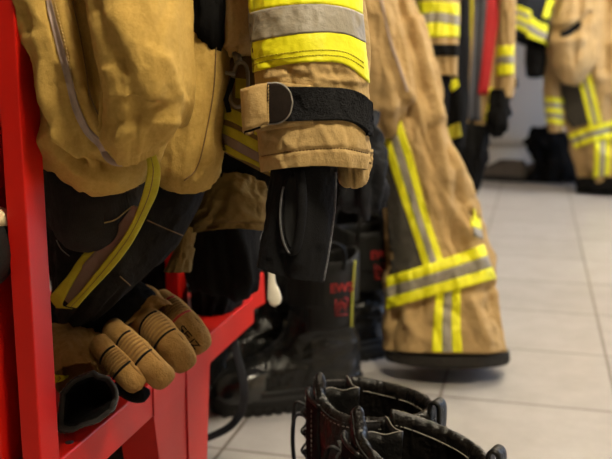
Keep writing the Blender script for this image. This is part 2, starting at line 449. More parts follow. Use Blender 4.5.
# seat shelf with turned down front edge (beam)
zb = on_plane(150, 419.5, 0, XB)[2]
slot = []
steel('seat', *merge([box_vf(XB-.36, XB-.0005, ynear, yfar, HS-.004, HS), box_vf(XB-.36, XB-.357, ynear, yfar, HS-.045, HS)]))
steel('front_rail', *box_vf(XB-.003, XB, ynear, yfar, zb, HS-.0005))
link('slot', *tube_vf([(XB-.012, ynear+.075, HS-.002), (XB-.012, ynear+.075, HS+.0006)], .0045, 14), M['dark_void'], rack)  # dark disc on the seat stands in for the shade of a hole
# near post : channel profile
pl = on_plane(22, 459, 1, ynear)[0]; pl2 = on_plane(2, 459, 1, ynear)[0]
prof = [(XB, ynear), (XB, ypb), (XB-.004, ypb), (XB-.004, ynear+.004), (pl+.004, ynear+.004), (pl+.004, ynear+.045), (pl2, ynear+.045), (pl2, ynear), (pl2-.004, ynear), (pl2-.004, ynear+.049), (pl, ynear+.049), (pl, ynear)]
ZT = 1.85
n = len(prof)
steel('post', [(x, y, 0) for x, y in prof]+[(x, y, ZT) for x, y in prof], [tuple(range(n)), tuple(range(n, 2*n))]+[(i, (i+1) % n, n+(i+1) % n, n+i) for i in range(n)])
# tapered sheet leg
y0, y1 = ycol(153, 417), ycol(209, 350); b0, b1 = ycol(173, 459), ycol(193, 459)
zt = HS-.001
def leg(yoff):
    yy0, yy1, bb0, bb1 = y0+yoff, y1+yoff, y0+.05+yoff, y1-.035+yoff
    out = [(XB+.001, yy0, zb), (XB+.001, yy1, zb), (XB+.001, bb1, 0), (XB+.001, bb0, 0)]
    inn = [(x-.004, y, z) for x, y, z in out]
    V = out+inn; Fc = [(0, 1, 2, 3), (4, 5, 6, 7)]+[(i, (i+1) % 4, 4+(i+1) % 4, 4+i) for i in range(4)]
    # return flange along the near edge
    fl = [(XB, yy0, zb), (XB, bb0, 0), (XB-.05, bb0, 0), (XB-.05, yy0, zb)]; fl2 = [(x, y+.003, z) for x, y, z in fl]
    V2 = fl+fl2; F2 = Fc
    return merge([(V, Fc), (V2, F2), box_vf(XB-.0, XB+.002, yy0, yy1, zb, HS-.002)])
for yo in (0, yfar-y1-.02):
    if yo == 0: steel('leg', *leg(yo))
    v, f = leg(yo); v = [(2*(XB-.18)-x, y, z) for x, y, z in v]; steel('leg', v, f)
steel('leg_fold', *box_vf(XB+.001, XB+.0035, ycol(185, 400), ycol(185, 400)+.0025, 0.05, HS-.02), .0005)
ep = [tuple(on_plane(u, vv, 0, XB-.004)) for u, vv in ((238, 297), (264, 272), (265.5, 303), (243, 316))]
steel('end_bracket', [(x, y, z) for x, y, z in ep]+[(x-.035, y, z) for x, y, z in ep], [(0, 1, 2, 3), (4, 5, 6, 7)]+[(i, (i+1) % 4, 4+(i+1) % 4, 4+i) for i in range(4)])
# centre uprights and top rail with hooks
def column(u0, u1, vv, Z):
    p0 = P(u0, vv, Z); p1 = P(u1, vv, Z)
    return p0, p1
for (u0, u1, Z) in ((166, 191, 1.42),):
    p0, p1 = column(u0, u1, 300, Z); w = p1[0]-p0[0]
    steel('upright', *box_vf(p0[0], p0[0]+w*.55, p0[1], p0[1]+.04, HS if Z < 1.5 else 0, ZT))
steel('top_rail', *merge([box_vf(XB-.06, XB-.02, ynear, 4.6, ZT-.04, ZT), box_vf(XB-.36, XB, ynear, ynear+.04, ZT-.04, ZT)]))
steel('upright', *box_vf(XB-.06, XB-.02, 4.5, 4.54, 0, ZT-.04))

def hanger(parent, p, name='hanging_loop'):
    """webbing loop from the garment top to the top rail (above the frame)"""
    top = np.array([XB-.04, p[1], ZT-.02])
    V, Fc = tube_vf(smoothline([np.array(p)-np.array([0, 0, .03]), (np.array(p)+top)/2+[0, 0, 0.02], top], 6), .004, 8)
    link(name, V, Fc, M['webbing'], parent)
def upper(tb, parent, m, vtop=-700, dl=0, dr=0, dz=.05, dep=None, name='upper_part', noise=(.006, 4, 6), seed=5):
    a = tb.st[0].copy(); b = tb.st[0].copy(); f_ = tb.st[1]
    u0, v0 = a[0], a[1]
    mid = a.copy(); mid[0] += dl*.5; mid[2] += dr*.5; mid[1] = mid[3] = (v0+vtop)/2; mid[4] += dz*.5
    top = a.copy(); top[0] += dl; top[2] += dr; top[1] = top[3] = vtop; top[4] += dz
    if dep: top[5] = dep; mid[5] = (dep+a[5])/2
    low = a*.92+f_*.08; low[5] *= .98
    t = Tube([list(top), list(mid), list(low)], noise=noise, seed=seed)
    cloth(name, t, m, parent, 70, 70, inner=.005)
    return t
def mtop(tb): return tb.point(np.array([.5, 1.5]), np.array([0., 0.])).mean(0)

# ================================================================== LEFT TROUSERS
TL = Tube([(-10, -90, 150, -90, .79, .03, 0, .08), (6, 0, 160, 0, .79, .035, 0, .08), (21, 38, 165, 40, .79, .04, 0, .08), (31, 60, 168, 70, .795, .045, 0, .08), (34, 90, 168, 100, .81, .045, 2, .07), (37, 118, 166, 128, .84, .045, 6, .045), (39, 143, 160, 156, .862, .04, 16, .03), (42, 157, 152, 168, .872, .022, 18, .02)],
          folds=[([(78, 135), (86, 152), (102, 166)], 4, -.009), ([(44, 118), (62, 146), (84, 162)], 3.5, -.010), ([(58, 128), (80, 152)], 5, .008), ([(30, 40), (44, 90), (60, 130), (90, 155)], 9, .010), ([(46, 0), (60, 50), (75, 108), (95, 145)], 5, -.006), ([(60, 0), (72, 60), (88, 110), (100, 140)], 8, .007),
                 ([(80, 0), (92, 60), (104, 120)], 5, -.010), ([(40, 110), (60, 150), (90, 172)], 7, -.006), ([(45, 140), (75, 172), (115, 180)], 8, .006), ([(20, 10), (36, 60), (36, 100)], 7, -.008), ([(60, 62), (84, 70)], 4, .003), ([(62, 82), (88, 90)], 4, .003)],
          noise=(.0022, 4, 5), seed=1, big=(.006, 2, 3))
tr = thing('firefighter_trousers', 'ochre firefighter trousers with black knee panels hanging in front of the red post', 'trousers', P(110, 330, .98))
o_leg = cloth('fabric', TL, M['ochre'], tr, 150, 150)
T2 = Tube([(41, 140, 156, 155, .975, .045, 10), (41, 165, 152, 172, .965, .05, 18), (43, 190, 142, 195, .965, .05, 20), (45, 203, 134, 207, .98, .04, 17)], noise=(.002, 4, 3), seed=2)
cloth('knee_band', T2, M['char'], tr, 120, 60)
T3 = Tube([(42, 160, 208, 170, 1.05, .05), (45, 205, 200, 202, 1.05, .055, 2), (47, 235, 182, 236, 1.05, .05), (50, 262, 158, 265, 1.05, .045), (53, 290, 128, 290, 1.05, .04), (56, 312, 96, 316, 1.06, .03)],
          folds=[([(60, 235), (90, 262), (120, 240)], 8, .006), ([(150, 210), (120, 270)], 9, .005)], noise=(.004, 3, 3), seed=3)
cloth('knee_panel', T3, mat('charcoal cloth', '262320', .95, '1c1a18', 90, .5, .5, 700, .4, 60, spec=.1), tr, 120, 100)
seam('stitching', T3, [(147, 220), (165, 228), (182, 235)], M['thread_dark'], tr, .0007)
seam('stitching', T3, [(120, 276), (130, 285)], M['thread_dark'], tr, .0006)
seam('stitching', T3, [(57, 240), (62, 249), (70, 256)], M['thread_grey'], tr, .0006)
seam('stitching', T2, [(104, 222.5), (115, 219), (125, 211), (131, 206)], M['thread'], tr, .0008)
seam('stitching', T2, [(50, 164), (70, 182), (95, 192), (118, 194), (138, 186)], M['thread_dark'], tr, .0005, dash=.004)
# second leg, right and behind
T5 = Tube([(140, 140, 222, 150, 1.04, .04), (146, 170, 217, 174, 1.03, .045, 3), (152, 184, 206, 188, 1.03, .03, 6)], noise=(.004, 3, 3), seed=5)
cloth('leg_lining_edge', T5, M['ochre'], tr, 90, 50)
T4 = Tube([(130, -90, 244, -90, 1.02, .05), (150, 0, 236, 0, 1.0, .05), (152, 60, 235, 60, .99, .055), (150, 110, 228, 120, .985, .06), (150, 150, 220, 160, .99, .055, 2), (152, 168, 214, 182, 1.0, .04, 3)],
          folds=[([(208, 50), (205, 120), (196, 175)], 3, -.004), ([(200, 30), (215, 90), (210, 160)], 9, .005), ([(228, 60), (218, 140)], 6, -.004)], noise=(.004, 3, 4), seed=4)
cloth('rear_leg', T4, M['ochre'], tr, 110, 110)
seam('stitching', T4, [(216, 40), (213, 90), (204, 140), (196, 168), (184, 180)], M['thread_dark'], tr, .0007)
# bulging cargo pocket
TP = Tube([(78, -90, 184, -90, .79, .05), (87, 0, 189, 0, .785, .06), (92, 23, 191, 25, .78, .062), (100, 50, 193, 50, .775, .066), (107, 77, 194.5, 82, .775, .068), (112, 105, 191, 108, .775, .062, 1), (111, 126, 180, 128, .775, .048, 2), (108, 140, 164, 141, .78, .026, 4), (108, 145, 158, 146, .785, .014, 5)],
          folds=[([(108, 70), (112, 110), (108, 140)], 4, .004), ([(120, 20), (150, 60), (160, 110)], 16, .005), ([(118, 60), (140, 120), (150, 145)], 9, -.004), ([(96, 10), (110, 40), (122, 70)], 6, -.003), ([(170, 0), (150, 40)], 7, -.0035),
                 ([(165, 60), (180, 100), (165, 130)], 7, .004), ([(118, 140), (140, 128), (170, 120)], 5, .004), ([(112, 125), (130, 118), (160, 105)], 4, -.003)],
          noise=(.0012, 4, 6), seed=6, big=(.004, 2, 3))
o_pk = cloth('pocket', TP, M['ochre'], tr, 160, 170)
Th = np.linspace(.30, .93, 90); hp_ = TP.point(np.full(90, .045), Th, .0006)
link('pocket_hem', *tube_vf(hp_, .0022, 8), M['ochre'], o_pk)
tape('reflective_piping', TL, [(46, 0, 51, 0), (50, 20, 56, 19), (58, 50, 64, 48), (66, 80, 72, 78), (73, 108, 79, 105), (84, 131, 89, 127), (97, 145, 101, 140), (102, 156, 106, 152)], M['piping'], tr, n=90, off=.003, thick=.005)
seam('stitching', TL, [(54, 0), (60, 24), (67, 52), (73, 82)], M['thread'], tr, .0006, dash=.0035, off=.002)
seam('stitching', TL, [(72, 0), (80, 35), (86, 70), (90, 95), (100, 118), (106, 130)], M['thread_dark'], tr, .0007, off=.001)
ribbon('reflective_piping', [(101, 152, 106, 151, .80), (104, 159, 110, 156, .797), (112, 165, 114, 160, .795), (122, 166, 122, 162, .797), (128, 163, 127, 160, .80)], M['piping'], tr, n=30, thick=.004)
# reflective stripe down the leg
yr = [(142, 146, 153, 144, .822), (146, 158, 156, 156, .822), (147, 172, 160, 170, .83), (143, 192, 157, 192, .87), (135, 215, 148, 212, .90), (124, 236, 138, 232, .925), (111, 253, 127, 250, .945), (96, 272, 111, 270, .96), (80, 292, 92, 290, .975), (66, 306, 76, 308, .985)]
ribbon('reflective_stripe', yr, M['yellow_dull'], tr, n=80, thick=.004)
ribbon('stripe_stitching', [(x0*.55+x1*.45, y0*.55+y1*.45, x0*.48+x1*.52, y0*.48+y1*.52, Z-.0012) for x0, y0, x1, y1, Z in yr[1:]], M['thread_dark'], tr, n=80, k=3, thick=.001)
ribbon('reflective_stripe', [(133, 205, 139, 207, .895), (122, 220, 132, 226, .925), (108, 236, 119, 244, .945), (95, 251, 107, 261, .96), (82, 266, 94, 276, .97), (72, 282, 82, 291, .98), (62, 298, 71, 306, .99)], M['silver_dull'], tr, n=60, thick=.004)
ribbon('reflective_stripe', [(90, 246, 96, 251, .965), (78, 260, 84, 266, .97), (68, 275, 74, 281, .975), (56, 289, 65, 297, .982), (50, 298, 62, 306, .99), (56, 308, 72, 309, .995)], M['yellow_dull'], tr, n=50, thick=.004)
# black collar above the rear leg
TK = Tube([(180, -90, 228, -90, .97, .03), (186, 0, 224, 0, .95, .03), (190, 22, 223, 34, .95, .028), (202, 42, 222, 54, .955, .015)], noise=(.004, 3, 3), seed=8)
cloth('black_lining', TK, M['black'], tr, 70, 50)
# cuff of the trouser leg
TC = Tube([(176, 222, 196, 228, 1.1, .02), (178, 245, 192, 250, 1.1, .02), (165, 272, 190, 272, 1.1, .02)], noise=(.003, 3, 3), seed=9)
cloth('trouser_cuff', TC, M['tan_dull'], tr, 60, 40)
hanger(tr, mtop(upper(T4, tr, M['ochre'], -520, -10, -20, .03)))
upper(TL, tr, M['ochre'], -330, 30, 0, .15)

# ================================================================== MAIN JACKET (sleeve in focus)
jk = thing('firefighter_jacket', 'tan firefighter jacket with large yellow and silver banded sleeve hanging in the centre foreground', 'jacket', P(312, 290, .86))
BJ = Tube([(222, -90, 330, -90, 1.03, .05), (226, 0, 330, 0, 1.0, .05), (226, 50, 330, 55, 1.0, .05), (223, 90, 325, 110, 1.0, .055), (219, 120, 315, 158, 1.0, .055), (222, 150, 305, 192, 1.0, .045)], noise=(.003, 3, 3), seed=11,
          folds=[([(235, 100), (240, 160)], 8, .004)])
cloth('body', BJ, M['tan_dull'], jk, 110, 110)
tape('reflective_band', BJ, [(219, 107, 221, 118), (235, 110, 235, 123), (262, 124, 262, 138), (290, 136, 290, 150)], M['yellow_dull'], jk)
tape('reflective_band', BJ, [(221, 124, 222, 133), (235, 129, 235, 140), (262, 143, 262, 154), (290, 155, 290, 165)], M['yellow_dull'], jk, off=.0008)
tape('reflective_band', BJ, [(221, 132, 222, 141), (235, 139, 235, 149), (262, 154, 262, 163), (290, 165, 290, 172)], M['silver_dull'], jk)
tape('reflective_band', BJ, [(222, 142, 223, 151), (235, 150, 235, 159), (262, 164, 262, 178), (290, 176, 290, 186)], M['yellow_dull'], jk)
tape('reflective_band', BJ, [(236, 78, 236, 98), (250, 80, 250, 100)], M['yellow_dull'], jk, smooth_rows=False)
FL = Tube([(224, -90, 262, -90, .96, .02), (226, 0, 258, 0, .95, .02), (226, 30, 256, 28, .945, .022), (226, 46, 254, 40, .95, .02, 2), (230, 56, 252, 54, .955, .01)], noise=(.002, 3, 3), seed=12, folds=[([(228, 46), (250, 34)], 3, .003), ([(230, 50), (250, 40)], 2.5, -.003)])
cloth('front_placket', FL, M['tan'], jk, 80, 70)
ribbon('placket_edge', [(222, -80, 226, -80, .945), (223, 0, 227, 0, .94), (222, 30, 227, 30, .94), (223, 46, 228, 47, .945)], M['black'], jk, thick=.006)
# carabiner
cb = [P(u, v, .935) for u, v in [(240, 62), (246, 66), (248, 78), (247, 94), (243, 104), (237, 107), (231, 102), (230, 92), (233, 78), (236, 66)]]
ca = thing('carabiner', 'worn steel snap hook hanging from the jacket front beside the banded sleeve', 'carabiner', cb[5])
link('hook', *tube_vf(smoothline(cb, 6, True), .0021, 10, closed=True), M['metal'], ca)
link('swivel', *merge([tube_vf([P(236, 52, .94), P(239, 64, .94)], .0045, 12), tube_vf([P(225, 73, .93), P(235, 74, .93)], .0022, 10)]), M['metal'], ca)
link('gate', *tube_vf([P(233, 78, .933), P(226, 100, .935), P(229, 112, .935)], .003, 8), M['black'], ca)
link('hang_cord', *tube_vf([P(237, 40, .95), P(237, 56, .942)], .002, 8), M['black'], ca)

SL = Tube([(243, -90, 352, -90, .92, .05, -4), (249, 0, 361.5, 0, .885, .052, -6), (250.5, 40, 366, 38, .875, .053, -7), (252.5, 72, 369, 72, .87, .054, -7), (254, 95, 369, 100, .87, .053, -5), (257, 125, 370, 128, .868, .052, -4), (260, 150, 371, 152, .865, .052, -4), (262, 172, 368, 170, .866, .05, -4)],
          folds=[([(262, 60), (300, 76), (345, 74)], 5, -.0022), ([(270, 78), (296, 70), (330, 80), (360, 82)], 4, .002), ([(285, 66), (292, 84)], 3, -.0022), ([(310, 64), (316, 84)], 3, .002), ([(330, 64), (344, 86)], 3, -.002), ([(350, 70), (357, 95)], 4, .002),
                 ([(262, 132), (280, 138), (290, 146)], 4, .002), ([(300, 124), (296, 146)], 3, -.0018), ([(320, 126), (330, 146)], 4, .002), ([(345, 128), (350, 148)], 4, -.002), ([(280, 160), (284, 170)], 3, .0015), ([(312, 154), (310, 166)], 3, -.0015), ([(345, 154), (350, 168)], 4, .0015),
                 ([(262, 156), (300, 150), (340, 148), (368, 153)], 1.6, -.002)],
          noise=(.0016, 4, 7), seed=13, big=(.003, 2, 4), p=.85)
cloth('sleeve', SL, M['tan'], jk, 220, 260, inner=.04)
B = 14
tape('reflective_band', SL, [(249.2, -30, 249.6, B), (262, -34, 262, 10.5), (290, -38, 290, 6), (320, -38, 320, 5), (345, -35, 345, 8.5), (361, -30, 361.5, 15)], M['yellow'], jk, n=70, k=14, off=.0016, thick=.004)
tape('reflective_band', SL, [(249.6, B, 250.6, 43.5), (262, 10.5, 263, 40), (290, 6, 290, 35.5), (320, 5, 320, 33), (345, 8.5, 345, 35), (361.5, 15, 364, 43)], M['silver'], jk, n=70, k=14, off=.0022, thick=.004)
tape('reflective_band', SL, [(250.6, 43, 252.6, 73), (263, 39.5, 264, 69.5), (290, 35, 290, 64), (320, 32.5, 320, 62), (345, 34.5, 346, 65), (364, 42, 368.5, 83)], M['yellow'], jk, n=70, k=14, off=.0016, thick=.004)
for dv in (-11, -6):
    seam('stitching', SL, [(254, 72+dv), (265, 68+dv), (290, 64+dv), (320, 61.5+dv), (345, 64+dv), (364, 75+dv)], M['thread_grey' if 0 else 'yellow_dull'], jk, .0005, off=.002, dash=.003)
seam('stitching', SL, [(262, 156.5), (280, 153), (300, 150.5), (325, 148.5), (345, 148.5), (368, 153.5)], M['thread_dark'], jk, .0007, off=.0002, dash=.0032)
# strap: tan under-strap, velcro, tab
tape('cuff_strap', SL, [(258, 84, 258, 132), (275, 82.5, 275, 129), (295, 84, 295, 126.5), (313, 86, 313, 123.5)], M['tan'], jk, n=40, k=12, off=.003, thick=.005)
tape('velcro_strip', SL, [(284, 87, 284, 122), (300, 87.5, 300, 122), (325, 88, 325, 120.5), (345, 89.5, 345, 121), (358, 94, 358, 126), (368.5, 103, 369.5, 137)], M['velcro'], jk, n=170, k=64, off=.0045, thick=.005, fuzz=.0005)
# looped tab standing off the left side
tabrows = [(268, 83, 269, 123.5, .803), (258, 84.5, 259, 126, .803), (248, 87, 250, 129, .806), (241.5, 89, 243, 131, .815), (240, 90, 243.5, 133, .828), (243, 91, 248, 135, .845), (252, 92, 254, 133, .86)]
def tabstrip(name, rows, m, parent, thick=.003, **k): return ribbon(name, rows, m, parent, thick=thick, **k)
tabstrip('strap_tab', tabrows, M['tan'], jk, n=60, k=12, thick=.0035, wob=.001)
ribbon('tab_lining', [(u0+1.5, v0+2, u1+1.5, v1+2, Z+.004) for u0, v0, u1, v1, Z in tabrows[1:5]], M['black'], jk, n=40, thick=.003)
# black rounded tab end with worn grey edge
def dshape(u0, u1, v0, v1, Z, grow=0):
    rows = []
    for i in range(15):
        x = i/14; h = math.sqrt(max(0, 1-max(0, (x-.25)/.75)**2.2)); c = (v0+v1)/2+(-1.0*x)
        rows.append((u0+(u1-u0+grow)*x, c-(v1-v0+2*grow)/2*max(h, .04), u0+(u1-u0+grow)*x, c+(v1-v0+2*grow)/2*max(h, .04), Z+.004*x*x))
    return rows
ribbon('tab_end', dshape(267, 292, 83.5, 123.5, .8035), mat('brown leather tab', '221b17', .95, '18130f', 200, .5, .2, 600, spec=.08), jk, n=60, k=14, thick=.002)
ribbon('tab_edge', dshape(267, 292, 83.5, 123.5, .8052, 1.3), M['edge'], jk, n=60, k=14, thick=.0016)
link('tab_stitching', *merge([tube_vf([P(268.5, y, .8005), P(268.2, y+2.2, .8005)], .0005, 5) for y in np.arange(85, 122, 3.2)]), M['thread'], jk)
# inner knit cuff with thumb loop
KN = Tube([(272, 140, 338, 140, .868, .03), (271, 165, 337, 165, .868, .032), (268, 190, 336.5, 190, .868, .03), (264, 225, 333, 228, .868, .026), (260, 250, 328.5, 258, .868, .022), (257.5, 267, 324, 282, .868, .018, 3)],
          folds=[([(300, 175), (304, 215), (296, 262)], 7, .004), ([(284, 255), (286, 280)], 4, -.004), ([(283, 175), (280, 215), (288, 245)], 3, .002)], noise=(.0012, 3, 4), seed=15)
kn = cloth('knit_cuff', KN, M['knit'], jk, 130, 130, inner=.05)
# the loop rim and a dark patch painting the shade of its hole
rim = [(291, 172), (286, 183), (282.5, 200), (281.5, 220), (283.5, 238), (288, 250), (292, 252), (297, 246), (300.5, 228), (302, 208), (301.5, 188), (299, 172)]
L_ = np.array(smoothline(rim, 8)); S, T = KN.inv(L_[:, 0], L_[:, 1]); rp = KN.point(S, T, .001)
rr = np.interp(np.linspace(0, 1, len(rp)), [0, .4, .5, .6, 1], [.0012, .0018, .0026, .0042, .0052])
link('thumb_loop', *tube_vf(rp, list(rr), 12), M['knit'], kn)
link('worn_edge', *tube_vf(KN.point(S, T, .0035)[10:80], .0011, 6), M['knit_edge'], kn)
tape('thumb_hole_shade', KN, [(288, 176, 298.5, 176), (285, 195, 300, 195), (284, 215, 299.5, 215), (285.5, 235, 298, 235), (290, 248, 294, 248)], mat('shadowed inner knit', '0b0b0c', 1), jk, off=.0008)
seam('cuff_edge', KN, [(335.5, 172), (335, 200), (332, 228), (328, 256), (323.5, 280)], M['knit_edge'], jk, .0012, off=.0002)
# lining bulge of the outer cuff at lower right
LB = Tube([(334, 150, 372, 150, .90, .022), (336, 165, 371, 165, .90, .024), (338, 174, 368, 172, .90, .022), (341, 181, 365, 178, .905, .012)], noise=(.003, 4, 4), seed=16)
cloth('cuff_lining', LB, M['tan'], jk, 70, 40)
upper(SL, jk, M['tan'], -640, 20, -10, .12, .08)
hanger(jk, mtop(upper(BJ, jk, M['tan'], -760, -60, 20, .06, .10)))

# ================================================================== JACKET BEHIND : brown hem
hj = thing('firefighter_coat', 'brown coat hem with dark lining hanging between the ochre trousers and the black cuff', 'coat', P(222, 250, 1.15))
HB = Tube([(190, -90, 300, -90, 1.16, .04), (196, 60, 300, 60, 1.15, .04), (200, 150, 290, 150, 1.14, .04), (200, 195, 275, 198, 1.14, .035)], noise=(.004, 3, 4), seed=18)
cloth('dark_lining', HB, M['black'], hj, 90, 80)
HM = Tube([(212, 183, 268, 190, 1.12, .03, -3), (200, 205, 268, 208, 1.11, .035, -4), (182, 236, 266, 231, 1.11, .03, -5)], noise=(.004, 4, 3), seed=19, folds=[([(215, 200), (235, 200), (240, 210), (262, 222)], 3, .003), ([(230, 190), (210, 225)], 4, -.004), ([(190, 233), (225, 222), (262, 224)], 2, -.002)])
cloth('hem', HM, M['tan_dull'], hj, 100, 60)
seam('stitching', HM, [(192, 230), (225, 222), (262, 224)], M['thread_dark'], hj, .0006)
hanger(hj, mtop(upper(HB, hj, M['tan_dull'], -620, 0, 0, .02)))
# black garment underneath
bg = thing('black_trousers', 'black trouser leg hanging below the brown coat hem above the bench', 'trousers', P(225, 285, 1.35))
BG = Tube([(170, -60, 280, -60, 1.42, .05), (175, 120, 278, 120, 1.36, .06), (178, 200, 268, 200, 1.32, .07), (183, 240, 262, 238, 1.3, .07), (186, 265, 264, 268, 1.3, .065), (192, 279, 262, 282, 1.31, .05, 3)],
          folds=[([(236, 230), (248, 280)], 6, .008), ([(225, 235), (232, 280)], 5, -.006)], noise=(.005, 3, 3), seed=20)
cloth('leg', BG, M['navy'] if 0 else M['black'], bg, 110, 110)
hanger(bg, mtop(BG))

# ================================================================== dark garments behind; first two added as filler to darken gaps
def dark_coat(stn, name, label, cat, m, seed, part='body', ns=90, grp=None):
    t = thing(name, label, cat, P((stn[-1][0]+stn[-1][2])/2, stn[-1][1]+5, stn[-1][4]), grp)
    tb = Tube(stn, noise=(.008, 3, 4), seed=seed, big=(.015, 2, 2)); cloth(part, tb, m, t, ns, 90)
    hanger(t, mtop(tb)); return t, tb
dark_coat([(40, -80, 230, -80, 1.5, .06), (40, 100, 230, 100, 1.5, .07), (50, 250, 170, 250, 1.45, .07), (60, 298, 160, 296, 1.42, .05)], 'filler_jacket', 'added black filler garment darkening the gap behind the ochre trousers', 'jacket', M['black'], 31)
dark_coat([(250, -80, 400, -80, 2.35, .08), (280, 60, 398, 60, 2.35, .09), (330, 160, 398, 160, 2.35, .09), (332, 215, 394, 213, 2.35, .08), (335, 242, 392, 240, 2.35, .05)], 'filler_coat', 'added dark filler coat darkening the gap behind the banded sleeve and the tall boots', 'coat', M['black'], 32)
dark_coat([(345, 112, 372, 114, 1.54, .03), (344, 128, 374, 130, 1.52, .04), (338, 160, 381, 162, 1.5, .05), (342, 185, 383, 190, 1.5, .045), (352, 204, 378, 204, 1.52, .03)], 'quilted_lining', 'dark navy quilted garment end showing to the right of the foreground cuff', 'garment', M['navy'], 33)

# ================================================================== TROUSERS standing/hanging to the floor (mid)
ft = thing('turnout_trousers', 'tan trouser leg with crossing yellow and grey stripes reaching the tiled floor', 'trousers', on_plane(447, 360, 2, 0))
ZF = 2.03
FT = Tube([(350, -90, 400, -90, 2.25, .05), (352, 0, 411, 0, 2.18, .06), (354, 45, 425, 42, 2.12, .07), (358, 88, 437, 86, 2.08, .075), (372, 130, 445, 132, 2.06, .08), (381, 165, 459, 165, 2.05, .085), (386, 205, 475, 205, 2.04, .09), (388, 245, 483, 245, 2.03, .09), (389, 280, 492, 275, 2.02, .09), (388, 310, 497, 305, 2.01, .09), (387, 350, 507, 351, 2.0, .085, 2)],
          folds=[([(430, 110), (440, 150), (446, 180)], 5, .016), ([(446, 130), (452, 165), (470, 200)], 4, -.016), ([(425, 100), (418, 140), (440, 210)], 7, .012), ([(455, 170), (450, 200), (470, 235)], 5, .013), ([(462, 190), (478, 220)], 3, -.014),
                 ([(430, 130), (432, 180), (455, 240)], 5, -.010), ([(470, 300), (485, 340)], 6, .012), ([(470, 320), (440, 305)], 4, -.008), ([(395, 300), (415, 330), (430, 345)], 6, .010), ([(395, 320), (420, 305)], 4, -.008), ([(415, 20), (428, 80), (436, 120)], 4, .012), ([(402, 0), (418, 60), (428, 110)], 4, -.012), ([(392, 282), (440, 268), (487, 258)], 9, .008), ([(395, 313), (440, 299), (492, 287)], 4, -.012)],
          noise=(.009, 4, 9), seed=40, big=(.010, 2, 4))
cloth('fabric', FT, M['tan_far'], ft, 170, 220)
tape('knee_patch', FT, [(380, 150, 385, 140), (386, 180, 396, 180), (387.5, 210, 405, 205), (389, 240, 415, 235), (390, 275, 424, 267)], M['grey_patch'], ft, n=60, k=14, off=.002, thick=.008)
A1 = [(382, 131), (387, 150), (397, 186), (409, 220), (424, 268)]; A4 = [(400, 116), (404, 132), (412, 152), (421, 188), (430, 222), (444, 262)]
def lerp_line(A, t):
    A = np.array(A, float); d = np.r_[0, np.cumsum(np.linalg.norm(np.diff(A, axis=0), axis=1))]; x = t*d[-1]
    return np.array([np.interp(x, d, A[:, 0]), np.interp(x, d, A[:, 1])])
def stripes(name, tb, A, B_, mats, parent, rows=7, off=.003, thick=.007, n=60):
    """parallel stripes between two edge polylines"""
    for i, m in enumerate(mats):
        a, b = i/len(mats), (i+1)/len(mats)
        R = []
        for j in range(rows):
            p = lerp_line(A, j/(rows-1)); q = lerp_line(B_, j/(rows-1))
            x = p+(q-p)*a; y = p+(q-p)*b; R.append((x[0], x[1], y[0], y[1]))
        tape(name, tb, R, M[m], parent, n=n, k=6, off=off, thick=thick)
YSY = ['yellow', 'silver', 'yellow']
stripes('reflective_stripe', FT, A1, A4, YSY, ft, off=.004)
stripes('reflective_stripe', FT, [(436, 290), (433, 325), (432, 352)], [(460, 284), (460, 325), (462, 352)], YSY, ft, off=.004)
stripes('reflective_band', FT, [(389, 277), (430, 264), (460, 253), (481, 245)], [(389, 309), (440, 294), (470, 286), (493, 279)], YSY, ft, off=.008, thick=.012)
tape('reflective_band', FT, [(470, 217, 470, 226), (479, 218, 480, 230)], M['yellow'], ft, n=8, off=.004, smooth_rows=False)
tape('reflective_band', FT, [(473, 227, 473, 236), (480, 230, 482, 239)], M['silver'], ft, n=8, off=.004, smooth_rows=False)
HE = Tube([(386, 349, 508, 350, 2.0, .088, 3), (385.5, 355, 508.5, 356, 2.0, .09, 3), (386, 359, 507, 361, 2.0, .088, 3)], noise=(.002, 3, 1), seed=41)
cloth('hem', HE, M['char'], ft, 150, 12)
FO = Tube([(340, -90, 392, -90, 2.1, .05), (345, 0, 396, 0, 2.04, .055), (350, 50, 407, 50, 2.0, .06), (355, 90, 413, 88, 1.98, .06), (360, 118, 405, 106, 1.99, .05, 6), (366, 130, 398, 118, 2.02, .03, 6)],
          folds=[([(385, 10), (398, 60), (408, 100)], 4, .010), ([(372, 20), (392, 70), (402, 100)], 6, -.010), ([(368, 110), (390, 108), (408, 95)], 5, .012)], noise=(.007, 4, 5), seed=42, big=(.01, 2, 3))
cloth('hip_fold', FO, M['tan_far'], ft, 100, 90)
seam('piping', FO, [(381, 0), (390, 40), (400, 70), (407, 92)], M['piping'], ft, .003, off=.001)
hanger(ft, mtop(upper(FT, ft, M['tan_far'], -330, -20, -10, .0)))

# ================================================================== row of jackets further along
g1 = thing('banded_jacket', 'tan jacket sleeve with yellow grey band and black wrist strap behind the striped trousers', 'jacket', P(440, 115, 2.5))
G1 = Tube([(418, -90, 462, -90, 2.5, .05), (419, 0, 459, 0, 2.48, .055), (418, 40, 458, 38, 2.46, .056), (420, 60, 457, 58, 2.45, .055), (426, 78, 456, 78, 2.45, .05)], noise=(.005, 4, 4), seed=50)
cloth('sleeve', G1, M['tan_far'], g1, 90, 90)
tape('reflective_band', G1, [(418, 2, 418, 15), (438, 2, 438, 13), (458, 4, 458, 16)], M['yellow'], g1, n=24, off=.004, thick=.007)
tape('reflective_band', G1, [(418, 15, 418, 25), (438, 13, 438, 23), (458, 16, 458, 26)], M['silver'], g1, n=24, off=.004, thick=.007)
tape('reflective_band', G1, [(418, 25, 418, 38), (438, 23, 438, 37), (458, 26, 458, 37)], M['yellow'], g1, n=24, off=.004, thick=.007)
tape('wrist_strap', G1, [(419, 47, 420, 57), (438, 45, 438, 56), (457, 45, 457, 56)], M['black'], g1, n=24, off=.006, thick=.008)
